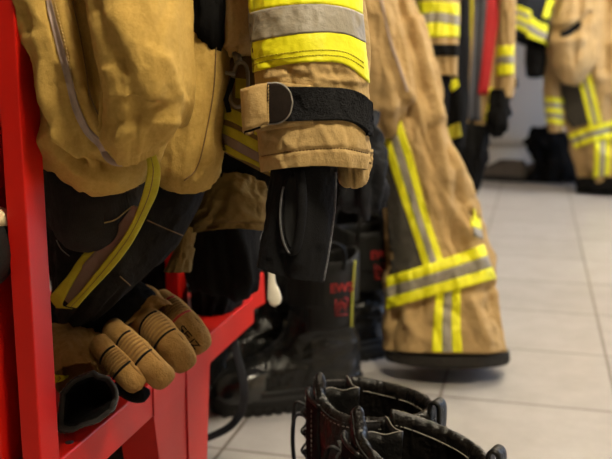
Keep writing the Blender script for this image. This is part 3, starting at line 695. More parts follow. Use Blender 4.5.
G2 = Tube([(432, 70, 452, 70, 2.46, .03), (434, 95, 449, 95, 2.46, .03), (436, 116, 447, 116, 2.46, .025)], noise=(.003, 3, 3), seed=51)
cloth('knit_cuff', G2, M['black'], g1, 50, 40)
G3 = Tube([(408, -90, 470, -90, 2.75, .06), (410, 0, 468, 0, 2.72, .07), (430, 60, 468, 60, 2.7, .07), (442, 110, 466, 115, 2.7, .06), (448, 150, 462, 150, 2.7, .04)], noise=(.008, 4, 4), seed=52)
cloth('body', G3, M['black'], g1, 80, 80)
tape('reflective_band', G3, [(447, 78, 452, 92), (455, 70, 459, 86)], M['yellow'], g1, n=14, off=.004, smooth_rows=False)
tape('reflective_band', G3, [(447, 128, 450, 140), (459, 122, 461, 136)], M['yellow_dull'], g1, n=14, off=.004, smooth_rows=False)
upper(G1, g1, M['tan_far'], -240, 10, -6, .1)
hanger(g1, mtop(upper(G3, g1, M['tan_far'], -280, 0, 0, .0)))

g2 = thing('red_striped_jacket', 'tan jacket edge on with a red vertical band and yellow grey sleeve bands', 'jacket', P(485, 135, 3.0))
H1 = Tube([(458, -90, 512, -90, 3.0, .08), (458, 0, 514, 0, 2.98, .09), (459, 50, 512, 50, 2.96, .09), (459, 90, 508, 92, 2.95, .085), (458, 125, 490, 128, 2.95, .06)], noise=(.008, 4, 5), seed=53, folds=[([(464, 0), (466, 100)], 3, .02), ([(478, 0), (472, 120)], 3, -.02)])
cloth('body', H1, M['tan_far'], g2, 110, 110)
tape('yellow_trim', H1, [(468, -60, 473, -60), (469, 0, 474, 0), (467, 30, 472, 32), (464, 60, 469, 62)], M['yellow_dull'], g2, off=.005, thick=.008)
tape('grey_panel', H1, [(474, -60, 489, -60), (475, 0, 487, 0), (474, 40, 485, 40), (471, 80, 481, 80), (469, 120, 481, 121)], mat('grey blue cloth', '63636c', .8, '53535b', 60), g2, off=.005, thick=.008)
tape('red_band', H1, [(489, -60, 500, -60), (487, 0, 499, 0), (484, 40, 495, 40), (481, 70, 491, 70), (478, 94, 487, 95)], M['red_cloth'], g2, off=.010, thick=.014)
tape('yellow_ticks', H1, [(489, 88, 493, 88), (487, 105, 491, 105), (484, 120, 488, 121)], M['yellow'], g2, off=.006)
H2 = Tube([(496, -90, 516, -90, 2.92, .05), (497, 0, 513, 0, 2.9, .055), (497, 50, 513, 50, 2.88, .055), (496, 85, 513, 84, 2.88, .055), (497, 101, 511, 99, 2.88, .05)], noise=(.006, 4, 5), seed=54)
cloth('sleeve', H2, M['tan_far'], g2, 70, 80)
tape('reflective_band', H2, [(497, 47, 497, 58), (505, 46, 505, 56), (513, 46, 513, 56)], M['yellow'], g2, n=16, off=.004)
tape('reflective_band', H2, [(497, 58, 497, 65), (505, 56, 505, 64), (513, 56, 513, 64)], M['silver'], g2, n=16, off=.004)
tape('reflective_band', H2, [(497, 65, 497, 76), (505, 64, 505, 75), (513, 64, 513, 74)], M['yellow'], g2, n=16, off=.004)
ribbon('strap_end', [(511, 78, 511, 88, 2.87), (518, 78, 518, 87, 2.87)], M['black'], g2, n=6, thick=.01)
upper(H2, g2, M['tan_far'], -200, -5, -8, .1)
hanger(g2, mtop(upper(H1, g2, M['tan_far'], -230, 0, 0, .0)))
gv = thing('black_glove', 'black work glove hanging from the cuff of the jacket with the red band', 'glove', P(499, 138, 2.9))
GV = Tube([(491, 90, 508, 92, 2.86, .03), (488, 110, 508, 108, 2.86, .04), (488, 124, 506, 124, 2.86, .04), (492, 135, 500, 136, 2.87, .02)], noise=(.006, 4, 4), seed=55)
cloth('palm', GV, M['black'], gv, 50, 50)
for (a, b, c, d) in ((490, 125, 490, 134), (495, 128, 495, 138), (500, 127, 500, 137), (505, 124, 504, 132), (506, 106, 510, 116)):
    link('finger', *tube_vf(smoothline([P(a, b, 2.86), P((a+c)/2, (b+d)/2, 2.85), P(c, d, 2.86)], 4), [.012]*5+[.012, .011, .009, .004][:4], 10), M['black'], gv)
# dark bundle under the row
db, _ = dark_coat([(462, 112, 482, 112, 3.0, .05), (454, 134, 486, 132, 2.95, .07), (457, 150, 483, 148, 2.95, .08), (455, 165, 485, 161, 2.95, .07), (463, 180, 480, 178, 2.95, .05), (468, 197, 474, 194, 2.97, .02)], 'hanging_gear', 'black crumpled gear hanging under the jacket with the red band', 'gear', M['black'], 56, part='bundle')

# ================================================================== far navy jacket and far tan suit
nj = thing('navy_jacket', 'navy jacket with fluorescent yellow hem bands high in front of the far radiator', 'jacket', P(530, 80, 4.5))
N1 = Tube([(505, -90, 556, -90, 4.55, .08), (506, 0, 552, 0, 4.5, .1), (508, 20, 550, 24, 4.5, .1), (508, 34, 547, 50, 4.5, .08)], noise=(.01, 3, 3), seed=60)
cloth('body', N1, M['navy'], nj, 80, 70)
stripes('reflective_band', N1, [(508, 4), (520, 6), (531, 11)], [(508, 26), (520, 30), (531, 36)], ['yellow', 'silver', 'yellow', 'silver', 'yellow'], nj, off=.008, n=16)
stripes('reflective_band', N1, [(530, 16), (538, 22), (546, 25)], [(526, 38), (535, 44), (545, 49)], ['yellow', 'silver', 'yellow'], nj, off=.012, n=16)
tape('yellow_trim', N1, [(541, 18, 547, 19), (546, 0, 552, 0)], M['yellow'], nj, off=.014, n=12, smooth_rows=False)
N2 = Tube([(528, 38, 544, 44, 4.52, .05), (526, 56, 545, 58, 4.52, .055), (527, 76, 543, 77, 4.52, .05)], noise=(.006, 3, 3), seed=61)
cloth('sleeve', N2, M['black'], nj, 50, 40)

fs = thing('striped_suit', 'tan suit with grey knee panel and yellow grey stripes standing at the far right', 'suit', on_plane(590, 192, 2, 0))
ZK = on_plane(590, 192, 2, 0); ZK = (ZK-CAM)@FW
K1 = Tube([(560, -90, 680, -90, ZK-.05, .10, 0, -.25), (558, 0, 676, 0, ZK-.05, .10, 0, -.25), (552, 50, 672, 50, ZK-.05, .11, 0, -.25), (556, 90, 668, 90, ZK-.04, .11, 0, -.25), (562, 120, 664, 120, ZK-.03, .11, 0, -.22), (570, 150, 662, 148, ZK-.02, .11, 0, -.2), (575, 172, 664, 170, ZK, .11, 0, -.2), (577, 183, 664, 182, ZK, .11, 0, -.2)],
          folds=[([(596, 0), (594, 50), (600, 80)], 3, .03), ([(584, 20), (588, 60)], 3, -.03), ([(608, 0), (606, 70)], 3, -.03)], noise=(.018, 4, 8), seed=62, big=(.03, 2, 3))
cloth('fabric', K1, M['tan_far'], fs, 120, 130)
tape('knee_patch', K1, [(555, 84, 578, 72), (559, 100, 584, 96), (566, 118, 588, 115), (573, 128, 588, 124)], M['grey_patch'], fs, off=.006, thick=.02)
stripes('reflective_stripe', K1, [(576, 70), (583, 96), (590, 126)], [(589, 68), (595, 92), (602, 122)], YSY, fs, off=.012)
stripes('reflective_band', K1, [(570, 134), (590, 126), (625, 118)], [(577, 148), (592, 142), (628, 134)], YSY, fs, off=.016)
stripes('reflective_stripe', K1, [(595, 143), (595, 160), (594, 178)], [(611, 139), (611, 158), (610, 175)], YSY, fs, off=.012)
K2 = Tube([(576, 178, 664, 178, ZK, .12, 0, -.2), (576, 186, 664, 187, ZK, .12, 0, -.2), (578, 193, 662, 196, ZK, .11, 0, -.2)], noise=(.01, 3, 2), seed=63)
cloth('hem', K2, M['black'], fs, 90, 16)
K3 = Tube([(556, -90, 606, -90, ZK-.25, .08), (553, 0, 600, 0, ZK-.25, .09), (548, 40, 597, 40, ZK-.25, .11), (549, 60, 594, 60, ZK-.25, .12), (554, 72, 586, 74, ZK-.24, .10), (560, 80, 578, 82, ZK-.22, .05)], noise=(.012, 4, 4), seed=64, folds=[([(553, 30), (575, 26), (590, 14)], 2.5, -.03), ([(556, 44), (580, 40)], 5, .03)])
cloth('jacket_tail', K3, M['tan_far'], fs, 90, 80)
tape('pocket_gap_shade', K3, [(560, 33, 562, 38), (570, 28, 571, 35), (580, 20, 581, 27)], M['black'], fs, off=.01, n=16)  # black strip paints the dark of the gap onto the cloth
K4 = Tube([(545, 40, 562, 44, ZK-.1, .05), (544, 80, 560, 80, ZK-.1, .05), (546, 110, 564, 112, ZK-.1, .05), (550, 132, 562, 132, ZK-.1, .035)], noise=(.008, 4, 4), seed=65)
cloth('sleeve', K4, M['tan_far'], fs, 60, 60)
for i in range(5):
    vv = 97+i*5.2
    tape('sleeve_band', K4, [(546, vv, 546, vv+5), (554, vv+.5, 554, vv+5.5), (563, vv+2, 563, vv+7)], M['yellow' if i % 2 == 0 else 'silver'], fs, off=.005, n=12)

# ================================================================== BOOTS
def ring(cx, cy, a, b, z, n=48, e=2.4, tilt=0):
    out = []
    for i in range(n):
        t = 2*math.pi*i/n; c, s = math.cos(t), math.sin(t)
        x = cx+a*math.copysign(abs(c)**(2/e), c); y = cy+b*math.copysign(abs(s)**(2/e), s)
        out.append((x, y, z+tilt*(x-cx)))
    return out
def loft(rings, cap0=True, cap1=True):
    n = len(rings[0]); V = [p for r in rings for p in r]; Fc = []
    for j in range(len(rings)-1):
        for i in range(n): Fc.append((j*n+i, j*n+(i+1) % n, (j+1)*n+(i+1) % n, (j+1)*n+i))
    if cap0: Fc.append(tuple(range(n)))
    if cap1: Fc.append(tuple((len(rings)-1)*n+i for i in range(n)))
    return V, Fc
def smoothrings(R, k=5):
    A = np.array(R, float); out = smoothline(list(A), k); return [list(map(tuple, r)) for r in out]
class Frame:
    def __init__(s, loc, ang, sc=1.0):
        s.M = Matrix.Translation(Vector([float(x) for x in loc])) @ Matrix.Rotation(ang, 4, 'Z') @ Matrix.Scale(sc, 4)
    def __call__(s, v): return [tuple(s.M @ Vector([float(c) for c in p])) for p in v]
def boot_body(name_prefix, fr, parent, H, wr=.0015, leather='leather', top_a=.066, top_b=.052, seed=0, cx=0, low=False):
    """sole, foot and shaft shared by all the boots; toe is +x"""
    so = [ring(.065, 0, .152, .050, 0, e=2.6), ring(.065, 0, .156, .053, .006, e=2.6), ring(.066, 0, .157, .054, .028, e=2.6), ring(.064, 0, .152, .050, .033, e=2.6)]
    # tread notches
    R = smoothrings(so, 3)
    so_ = link('sole', fr(loft(R)[0]), loft(R)[1], M['rubber'], parent)
    for sy in (-1, 1):
      L = []
      for i in range(15):
        x = -.075+i*.0195; w = .0515*math.sqrt(max(.05, 1-(abs(x-.065)/.16)**2.6))+.0015
        L.append(box_vf(x-.006, x+.006, sy*w-.003, sy*w+.003, 0, .014))
      v, f = merge(L); link('tread', fr(v), f, M['rubber'], so_, smooth=False)
    up = [ring(.064, 0, .150, .048, .026, e=2.5), ring(.062, 0, .150, .049, .045, e=2.4), ring(.056, 0, .143, .047, .065, e=2.3), ring(.040, 0, .124, .044, .085, e=2.2), ring(.020, 0, .100, .041, .105, e=2.1),
          ring(.004, 0, .080, .040, .128, e=2.1), ring(-.004, 0, .069, .041, .155, e=2.1), ring(-.006, 0, .064, .045, .19, e=2.1), ring(-.006, 0, top_a-.001, top_b-.003, H*.8+.02, e=2.1)]
    if low: up = up[:6]
    R = smoothrings(up, 5)
    RR = []
    for r in R:
        a = np.array(r); c = a.mean(0); d = a-c; d[:, 2] = 0; d /= np.linalg.norm(d, axis=1, keepdims=True)+1e-9
        n = fbm(a[:, 0]*28+seed, a[:, 1]*28, a[:, 2]*60+seed, 3)
        m = np.exp(-((a[:, 2]-.12)/.045)**2)
        a = a+d*(n*wr*(1+2.5*m))[:, None]; RR.append([tuple(x) for x in a])
    v, f = loft(RR, True, low)
    link('upper', fr(v), f, M[leather], parent)
    tc = [ring(.155, 0, .0605, .0505, .028, e=2.4), ring(.155, 0, .061, .0505, .045, e=2.3), ring(.148, 0, .056, .047, .064, e=2.2), ring(.135, 0, .044, .040, .080, e=2.1), ring(.125, 0, .02, .02, .0885, e=2)]
    v, f = loft(smoothrings(tc, 4)); link('toe_cap', fr(v), f, M['boot_gloss'] if leather == 'boot_matt' else M[leather], parent)

def collar(fr, parent, H, a, b, th, hf, phi0, phi1, z0, m, name='padded_collar', n=110, k=20, wr=.0016, seed=0, cx=-.006):
    """C-shaped padded wall; hf(phi) adds to the rim height"""
    V = []; ks = k*2+1
    phs = np.linspace(phi0, phi1, n)
    for ph in phs:
        c, s_ = math.cos(ph), math.sin(ph); rim = H+hf(ph)
        ctr = np.array([cx+a*c, b*s_, 0]); dr = np.array([c*b, s_*a, 0]); dr /= np.linalg.norm(dr)
        for q in range(ks):
            t = q/(ks-1)  # 0 outer bottom ... .5 top ... 1 inner bottom
            if t < .38: o = th/2; z = z0+(rim-th*.8-z0)*(t/.38)
            elif t > .62: o = -th/2; z = z0+(rim-th*.8-z0)*((1-t)/.38)
            else:
                an = math.pi*(t-.38)/.24; o = th/2*math.cos(an); z = rim-th*.8+th*.8*math.sin(an)
            p = ctr+dr*o; p[2] = z
            nn = vnoise(np.array(ph*9.0+seed), np.array(t*5.0), np.array(z*30))*wr + (1-abs(vnoise(np.array(ph*17.+seed), np.array(z*10.), np.array(o*40)))*2)*wr*.9
            p = p+dr*float(nn)*(1 if t < .5 else -1)
            V.append(p)
    Fc = []
    for i in range(n-1):
        for j in range(ks-1): Fc.append((i*ks+j, i*ks+j+1, (i+1)*ks+j+1, (i+1)*ks+j))
    for i in (0, n-1): Fc.append(tuple(i*ks+j for j in range(ks)))
    for i in range(n-1): Fc.append((i*ks, (i+1)*ks, (i+1)*ks+ks-1, i*ks+ks-1))
    link(name, fr(V), Fc, m, parent)

def strip3(pts, wv, thick, n=30, k=5, tdir=None):
    """strip along 3d points with width vectors wv and thickness"""
    P_ = np.array(smoothline(pts, 8)); W_ = np.array(smoothline(wv, 8)) if len(wv) == len(pts) else np.tile(np.array(wv[0], float), (len(P_), 1))
    t = np.gradient(P_, axis=0); nn = np.cross(t, W_); nn /= np.linalg.norm(nn, axis=1, keepdims=True)+1e-9
    w = np.linspace(-.5, .5, k)
    top = P_[:, None, :]+W_[:, None, :]*w[None, :, None]
    return shell(top, np.broadcast_to((-nn*thick)[:, None, :], top.shape))

def field_boot(fr, parent, seed, TILT=0):
    """lace-up boot with padded collar rising to one horn at the front of the near (+y) side"""
    H = .300; A_, B_ = .075, .055
    boot_body('', fr, parent, H-.04, seed=seed, top_a=A_-.001, top_b=B_, leather='leather_flat')
    def hf(ph):
        far = 2*math.pi-ph
        return .022*math.exp(-((ph-.50)/.17)**2)-.010*math.exp(-((ph-1.35)/.55)**2)-.003*math.exp(-((far-1.4)/.6)**2)+.004*math.exp(-((ph-math.pi)/.5)**2)+TILT*math.cos(ph)
    f0, f1 = .42, 2*math.pi-.70
    collar(fr, parent, H, A_, B_, .0135, hf, f0, f1, .20, M['leather_soft'], seed=seed, n=150)
    co_ = [c for c in parent.children if c.name.startswith('padded_collar')][-1]
    def rimline(off, dz, a0, a1, n):
        pts = []
        for ph in np.linspace(a0, a1, n):
            c, s_ = math.cos(ph), math.sin(ph); dr = np.array([c*B_, s_*A_]); dr /= np.linalg.norm(dr)
            pts.append((-.006+A_*c+dr[0]*off, B_*s_+dr[1]*off, H+hf(ph)+dz))
        return pts
    pts = rimline(.0076, -.012, f0+.02, f1-.05, 120)
    v, f = merge([tube_vf([pts[i], pts[i+1]], .0005, 5) for i in range(0, len(pts)-1, 2)]); link('rim_stitching', fr(v), f, M['thread_grey'], co_)
    v, f = tube_vf(rimline(.0070, -.008, f0+.01, f0+1.1, 50), .0013, 8); link('rim_piping', fr(v), f, M['leather'], co_)
    v, f = tube_vf(rimline(-.0078, -.016, f0+.5, f1-.05, 70), .0008, 6); link('lining_edge', fr(v), f, M['edge'], co_)
    # tongue: folded leather, top edge shows as a pale V beside the horn
    path = smoothline([(.055, .030, 0), (.046, .012, 0), (.030, .004, 0), (.020, -.006, 0), (.040, -.018, 0), (.056, -.032, 0)], 6)
    top = np.array([[(p[0]+(.30-z)*.05, p[1], z+.002*math.sin(i*.5)) for z in np.linspace(.20, .301, 10)] for i, p in enumerate(path)])
    v, f = shell(top, np.broadcast_to(np.array([.0018, .0006, 0]), top.shape)); to_ = link('tongue', fr(v), f, M['leather'], parent)
    v, f = tube_vf([g[-1]+np.array([.0009, .0003, .0004]) for g in top], .0007, 6); link('tongue_edge', fr(v), f, M['edge'], to_)
    for sy in (-1, 1):
        rows = []
        for z in np.linspace(.14, .292, 24):
            bulge = 0 if z > .17 else (.17-z)*.8
            rows.append([(.088+bulge-.038*q*q-.006*q, sy*(.012+.041*q), z-.002*q) for q in np.linspace(0, 1, 12)])
        top = np.array(rows); v, f = shell(top, np.broadcast_to(np.array([-.005, -sy*.003, 0]), top.shape)); fa = link('lace_facing', fr(v), f, M['leather_flat'], parent)
        v, f = tube_vf([top[-1][i]+[-.002, 0, .0002] for i in range(12)], .0026, 8); link('facing_binding', fr(v), f, M['leather_soft'], fa)
        for col in (2, 9):
            v, f = merge([tube_vf([top[j][col]+[.001, sy*.001, 0], top[j+1][col]+[.001, sy*.001, -.003]], .0005, 5) for j in range(2, 22)])
            link('stitching', fr(v), f, M['thread_grey'], fa)
        for j in (3, 7, 11, 15, 19):
            c = top[j][5]+[.001, sy*.001, 0]; nrm = np.array([.5, sy*.86, 0]); t1 = np.array([-.86*sy, .5, 0]); t2 = np.array([0, 0, 1.])
            cir = [c+(t1*math.cos(q)+t2*math.sin(q)*1.3)*.0040 for q in np.linspace(0, 2*math.pi, 16, endpoint=False)]
            v, f = tube_vf(cir, .0012, 8, closed=True); link('eyelet', fr(v), f, M['leather_soft'], fa)
            mid = top[j][0]+np.array([.004, -sy*.004, .003])
            v, f = tube_vf(smoothline([c-nrm*.002, c+nrm*.003, c+nrm*.003+np.array([.008, -sy*.008, .001]), mid, mid+np.array([.002, -sy*.012, .003])], 5), .0019, 8, flat=.6); link('lace', fr(v), f, M['lace'], parent)
    for pts in ([(.090, .012, .286), (.100, .016, .292), (.108, .014, .284), (.112, .012, .262), (.112, .014, .235), (.108, .016, .20)],
                [(.090, .006, .282), (.100, .000, .291), (.104, -.008, .286), (.098, -.002, .274), (.092, .010, .270)],
                [(.090, .014, .274), (.100, .020, .275), (.106, .022, .262)]):
        v, f = tube_vf(smoothline(pts, 8), .0034, 10, flat=.45); link('lace_end', fr([(x, y, z-.02) for x, y, z in v]), f, M['lace'], parent)
    # heel pull loop : flat folded strap
    v, f = strip3([(-.087, 0, .235), (-.088, 0, .285), (-.089, 0, .305), (-.092, 0, .310), (-.096, 0, .306), (-.0965, 0, .285), (-.094, 0, .240)], [(0, .018, 0)], .0045)
    link('pull_loop', fr(v), f, M['leather'], parent)
    v, f = strip3([(-.080, 0, .14), (-.085, 0, .20), (-.089, 0, .25)], [(0, .026, 0)], .003); link('back_strap', fr(v), f, M['leather'], parent)

def place(hu, hv, tu, tv, zz=.30):
    h = on_plane(hu, hv, 2, zz); t = on_plane(tu, tv, 2, zz); d = t-h; L = math.hypot(d[0], d[1])
    ang = math.atan2(d[1], d[0]); c = (h+t)/2; return c, ang, L
c, ang, L_ = place(497, 455, 354, 418); print('boot1', c, math.degrees(ang), L_)
fr = Frame((c[0]+.006*math.cos(ang), c[1]+.006*math.sin(ang), 0), ang, .98)
b1 = thing('leather_boot', 'black leather lace up boot nearest the camera, heel cut off at the bottom edge', 'boot', (c[0], c[1], 0), 'lace up boots in the foreground')
field_boot(fr, b1, 3.1, .016)
c, ang, L_ = place(434, 401, 312, 379); ang -= .15; print('boot2', c, math.degrees(ang), L_)
fr = Frame((c[0], c[1], 0), ang, .98)
b2 = thing('leather_boot', 'black leather lace up boot directly behind the nearest one, its padded rim fully in view', 'boot', (c[0], c[1], 0), 'lace up boots in the foreground')
field_boot(fr, b2, 8.4, .004)

def text_obj(txt, size, m, parent, Mx, name='lettering', ext=.0006):
    cu = bpy.data.curves.new(name, 'FONT'); cu.body = txt; cu.size = size; cu.extrude = ext; cu.align_x = 'CENTER'; cu.align_y = 'CENTER'; cu.offset = size*.02
    t = bpy.data.objects.new('tmp', cu); C.objects.link(t); bpy.context.view_layer.update()
    dg = bpy.context.evaluated_depsgraph_get(); me = bpy.data.meshes.new_from_object(t.evaluated_get(dg))
    bpy.data.objects.remove(t)
    me.transform(Mx); me.materials.clear(); me.materials.append(m)
    o = bpy.data.objects.new(name, me); C.objects.link(o); o.parent = parent; o.matrix_parent_inverse = parent_world(parent).inverted() if parent.type == 'EMPTY' else Matrix.Identity(4); return o

def tall_boot(fr, parent, seed, detail=True):
    H = .29
    boot_body('', fr, parent, H-.03, wr=.002, leather='boot_matt', top_a=.070, top_b=.055, seed=seed)
    hf = lambda ph: .010*math.cos(ph*2)
    collar(fr, parent, H, .069, .053, .008, hf, 0.0, 2*math.pi-.001, .20, M['rubber'], seed=seed, name='top_cuff', wr=.0008)
    # pull loops
    for (x, y, w) in ((.0, .056, (.03, 0, 0)), (.0, -.056, (.03, 0, 0))):
        sg = 1 if y > 0 else -1
        pts = [(x-.03, y, .27), (x-.028, y+sg*.004, .31), (x, y+sg*.006, .328), (x+.028, y+sg*.004, .31), (x+.03, y, .27)]
        v, f = strip3(pts, [(0, sg*.012, .002)], .003); link('pull_loop', fr(v), f, M['rubber'], parent)
    # side panel (curved) with print
    PN = {}
    for sg in (-1, 1):
        rows = []
        for z in np.linspace(.155, .285, 16):
            rows.append([(-.006+.070*math.cos(q), sg*.0565*math.sin(q)+0, z) for q in np.linspace(math.radians(50), math.radians(130), 14)])
        top = np.array(rows); v, f = shell(top, np.broadcast_to(np.array([0, -sg*.005, 0]), top.shape)); pn = link('side_panel', fr(v), f, M['rubber'], parent); PN[sg] = pn
        v, f = tube_vf([r[12 if r[0][2] > .2 else 12]+np.array([-.003+.006*((r[0][2]-.155)/.13)**2*-1, sg*.0016, 0]) for r in top], .0022, 8); link('yellow_piping', fr(v), f, M['print_yellow'], pn)
        v, f = tube_vf([(-.088+.004*i, sg*.001, .035+.0*i) for i in (0, 1)], .001, 6)
    # shank and foxing strip
    R = smoothrings([ring(.065, 0, .1535, .0515, .030, e=2.5), ring(.063, 0, .1535, .0515, .045, e=2.5)], 3)
    v, f = loft(R); link('foxing_strip', fr(v), f, M['rubber'], parent)
    if detail:
        sg = 1
        for sg in (1, -1):
            rz = Matrix.Rotation(math.radians(90), 4, 'X') if sg < 0 else Matrix.Rotation(math.radians(180), 4, 'Z') @ Matrix.Rotation(math.radians(90), 4, 'X')
            Mx = fr.M @ Matrix.Translation((-.024, sg*.0578, .236)) @ rz
            text_obj('EWS', .024, M['print_red'], PN[sg], Mx)
            # emblem: framed crouching figure in red bars
            e = []
            def seg(x0, z0, x1, z1, r=.0011): e.append(tube_vf([(x0-.024, sg*.0578, z0+.2), (x1-.024, sg*.0578, z1+.2)], r, 6))
            for q in ((-.012, -.016, .012, -.016), (.012, -.016, .012, .016), (-.012, .016, -.004, .016), (-.012, .016, -.012, -.002), (-.006, .006, .006, .008), (.006, .008, .004, -.004), (-.006, .006, -.007, -.010), (.004, -.004, .008, -.012), (-.002, .007, -.002, -.002), (.000, .012, .003, .013)):
                seg(*q, r=.0014)
            v, f = merge(e); link('emblem', fr(v), f, M['print_red'], PN[sg])

# tall boots
hb = on_plane(362, 392, 2, 0); tb_ = on_plane(204, 413, 2, 0)
d = tb_-hb; ang = math.atan2(d[1], d[0]); print('tall', np.linalg.norm(d), math.degrees(ang))
Lb = np.linalg.norm(d[:2]); u_ = d/np.linalg.norm(d)
org = hb+u_*.098
tbt = thing('tall_boot', 'tall black firefighter boot with red print on its side, toe towards the red bench', 'boot', org, 'tall boots on the tiles')
tall_boot(Frame((org[0], org[1], 0), ang, 1.06), tbt, 5)
hb3 = on_plane(322, 374, 2, 0); org3 = hb3+u_*.095
tb3 = thing('tall_boot', 'tall black boot in shadow left of the red printed one, behind the knit cuff', 'boot', org3, 'tall boots on the tiles')
tall_boot(Frame((org3[0], org3[1]+.03, 0), ang+.12, 1.06), tb3, 15, False)
hb2 = on_plane(392, 352, 2, 0); org2 = hb2+u_*.095
tb2 = thing('tall_boot', 'second tall black boot half hidden behind the first, next to the striped trouser leg', 'boot', org2, 'tall boots on the tiles')
tall_boot(Frame((org2[0], org2[1]+.02, 0), ang+.05, 1.08), tb2, 9)

p = on_plane(214, 388, 2, 0)
xb_ = thing('filler_boot', 'added black boot filling the dark beneath the far end of the red bench', 'boot', p)  # boot added to fill the dark area under the bench
boot_body('', Frame((p[0], p[1], 0), ang+.5, 1.0), xb_, .26, leather='boot_matt', seed=11)
# far boots
for i, (u, vv, an, lab) in enumerate(((512, 181, 2.9, 'dark low boot lying by the far wall left of the black bags'), (548, 182, 2.8, 'dark boot beside the striped suit at the far wall'))):
    p = on_plane(u, vv, 2, 0); t = thing('work_boot', lab, 'boot', p, 'boots at the far wall')
    boot_body('', Frame((p[0], p[1], 0), an, .95), t, .12, leather='shoe_brown', seed=i, low=True)
    p2 = None
bgp = on_plane(550, 180, 2, 0)
bag = thing('black_bag', 'black crumpled bag heaped on boots beside the far striped suit', 'bag', bgp)
ZB = (bgp-CAM)@FW
BB = Tube([(534, 128, 552, 128, ZB-.1, .04), (526, 138, 570, 140, ZB-.1, .07), (530, 155, 574, 158, ZB-.1, .08), (532, 170, 576, 172, ZB-.1, .08), (528, 181, 578, 182, ZB-.1, .08)], noise=(.02, 4, 4), seed=70, big=(.03, 3, 3))
cloth('body', BB, M['black'], bag, 80, 60)

# ================================================================== GLOVES AND SLEEVE ON THE BENCH
gl = thing('work_glove', 'tan leather work glove with black knuckle bars, fingers hanging over the red bench edge', 'glove', on_plane(150, 385, 2, HS))
def finger(name, pts, rad, m, parent, flat=.8, n=20):
    """pts: (u,v,Z), rad in m; rounded tip"""
    L3 = [P(*p) for p in pts]; c = np.array(smoothline(L3, 8)); k = len(c)
    t = np.linspace(0, 1, k); r = np.interp(t, np.linspace(0, 1, len(rad)), rad)
    tip = (1-t)*np.linalg.norm(c[-1]-c[0]); r = np.where(tip < r, np.maximum(0, 1-(1-tip/r)**2.6)**(1/2.6)*r, r)
    r = np.maximum(r, .0015)*(1+.04*vnoise(t*9, t*0+pts[0][0], t*0))
    V, Fc = tube_vf(c, list(r), n, flat=flat, updir=-FW)
    return link(name, V, Fc, m, parent), c, r
TXO = -.001
ff = [([(98, 343, 1.02), (112, 358, 1.0), (127, 374, .992), (141, 389, .997)], [.0125, .0142, .0142, .0128]),
      ([(112, 330, 1.06), (130, 346, 1.02), (150, 366, 1.0), (169, 384, 1.01)], [.015, .0168, .0172, .0158]),
      ([(138, 312, 1.10), (155, 328, 1.06), (172, 347, 1.035), (189, 369, 1.045)], [.017, .0195, .020, .0175]),
      ([(160, 302, 1.13), (174, 315, 1.095), (188, 331, 1.075), (204, 351, 1.085)], [.018, .0205, .0215, .019])]
for i, (pts, rad) in enumerate(ff):
    fo, c, r = finger('finger', pts, rad, M['suede'], gl)
    # side seam piping
    k = len(c); s_ = RT*.75-UP*.0
    dirv = c[-1]-c[0]; dirv /= np.linalg.norm(dirv); sd = np.cross(dirv, -FW); sd /= np.linalg.norm(sd)
    for sg in (-1,):
        L3 = [c[j]+sd*sg*r[j]*.86-FW*r[j]*.42 for j in range(2, k-1)]
        link('finger_seam', *tube_vf(L3, .0011, 6), M['suede_pad'], fo)
    # ribbed knuckle pad + bars
    def lf(j0):
        t_ = c[min(j0+1, k-1)]-c[max(j0-1, 0)]; t_ /= np.linalg.norm(t_); n_ = -FW-t_*((-FW)@t_); n_ /= np.linalg.norm(n_); return t_, n_, np.cross(t_, n_)
    def arc(j, w, rr, m, name, fat=1.0, col=None):
        j0 = int(j*(k-1)); ctr = c[j0]; R_ = r[j0]; t_, n_, b_ = lf(j0)
        L3 = [ctr+b_*math.sin(q)*R_*1.01+n_*math.cos(q)*R_*.8*1.03 for q in np.linspace(-1.15, 1.1, 16)]
        return tube_vf(L3, rr, 8)
    bars = (.30, .62) if i < 3 else (.28, .56)
    pad = []
    for q in np.linspace(bars[0]+.04, bars[1]-.04, 6): pad.append(arc(q, 0, .0015, None, ''))
    link('knuckle_pad', *merge(pad), M['suede_pad'], fo)
    link('knuckle_bar', *merge([arc(b, 0, .0015, None, '') for b in bars]), M['black'] if i < 3 else M['print_red'], fo)
    if i == 3:
        t = text_obj('SEIZ', .0115, M['black'], fo, Matrix.Identity(4), ext=0)
        me = t.data; bmx = bmesh.new(); bmx.from_mesh(me); bmesh.ops.subdivide_edges(bmx, edges=bmx.edges, cuts=1)
        Ln = np.linalg.norm(c[-1]-c[0])
        for vtx in bmx.verts:
            lx, ly = vtx.co.x, vtx.co.y
            ji = min(.74+lx/Ln, .999)*(k-1); jj = min(int(ji), k-2); cc = c[jj]+(c[jj+1]-c[jj])*(ji-jj); Rr = r[jj]+(r[jj+1]-r[jj])*(ji-jj)
            t_, n_, b_ = lf(jj); up_ = np.cross(n_, t_); side = ly+TXO
            pn = cc+up_*side+n_*(Rr*.8*math.sqrt(max(.05, 1-(side/Rr)**2))+.0008)
            vtx.co = pn
        bmx.to_mesh(me); bmx.free()
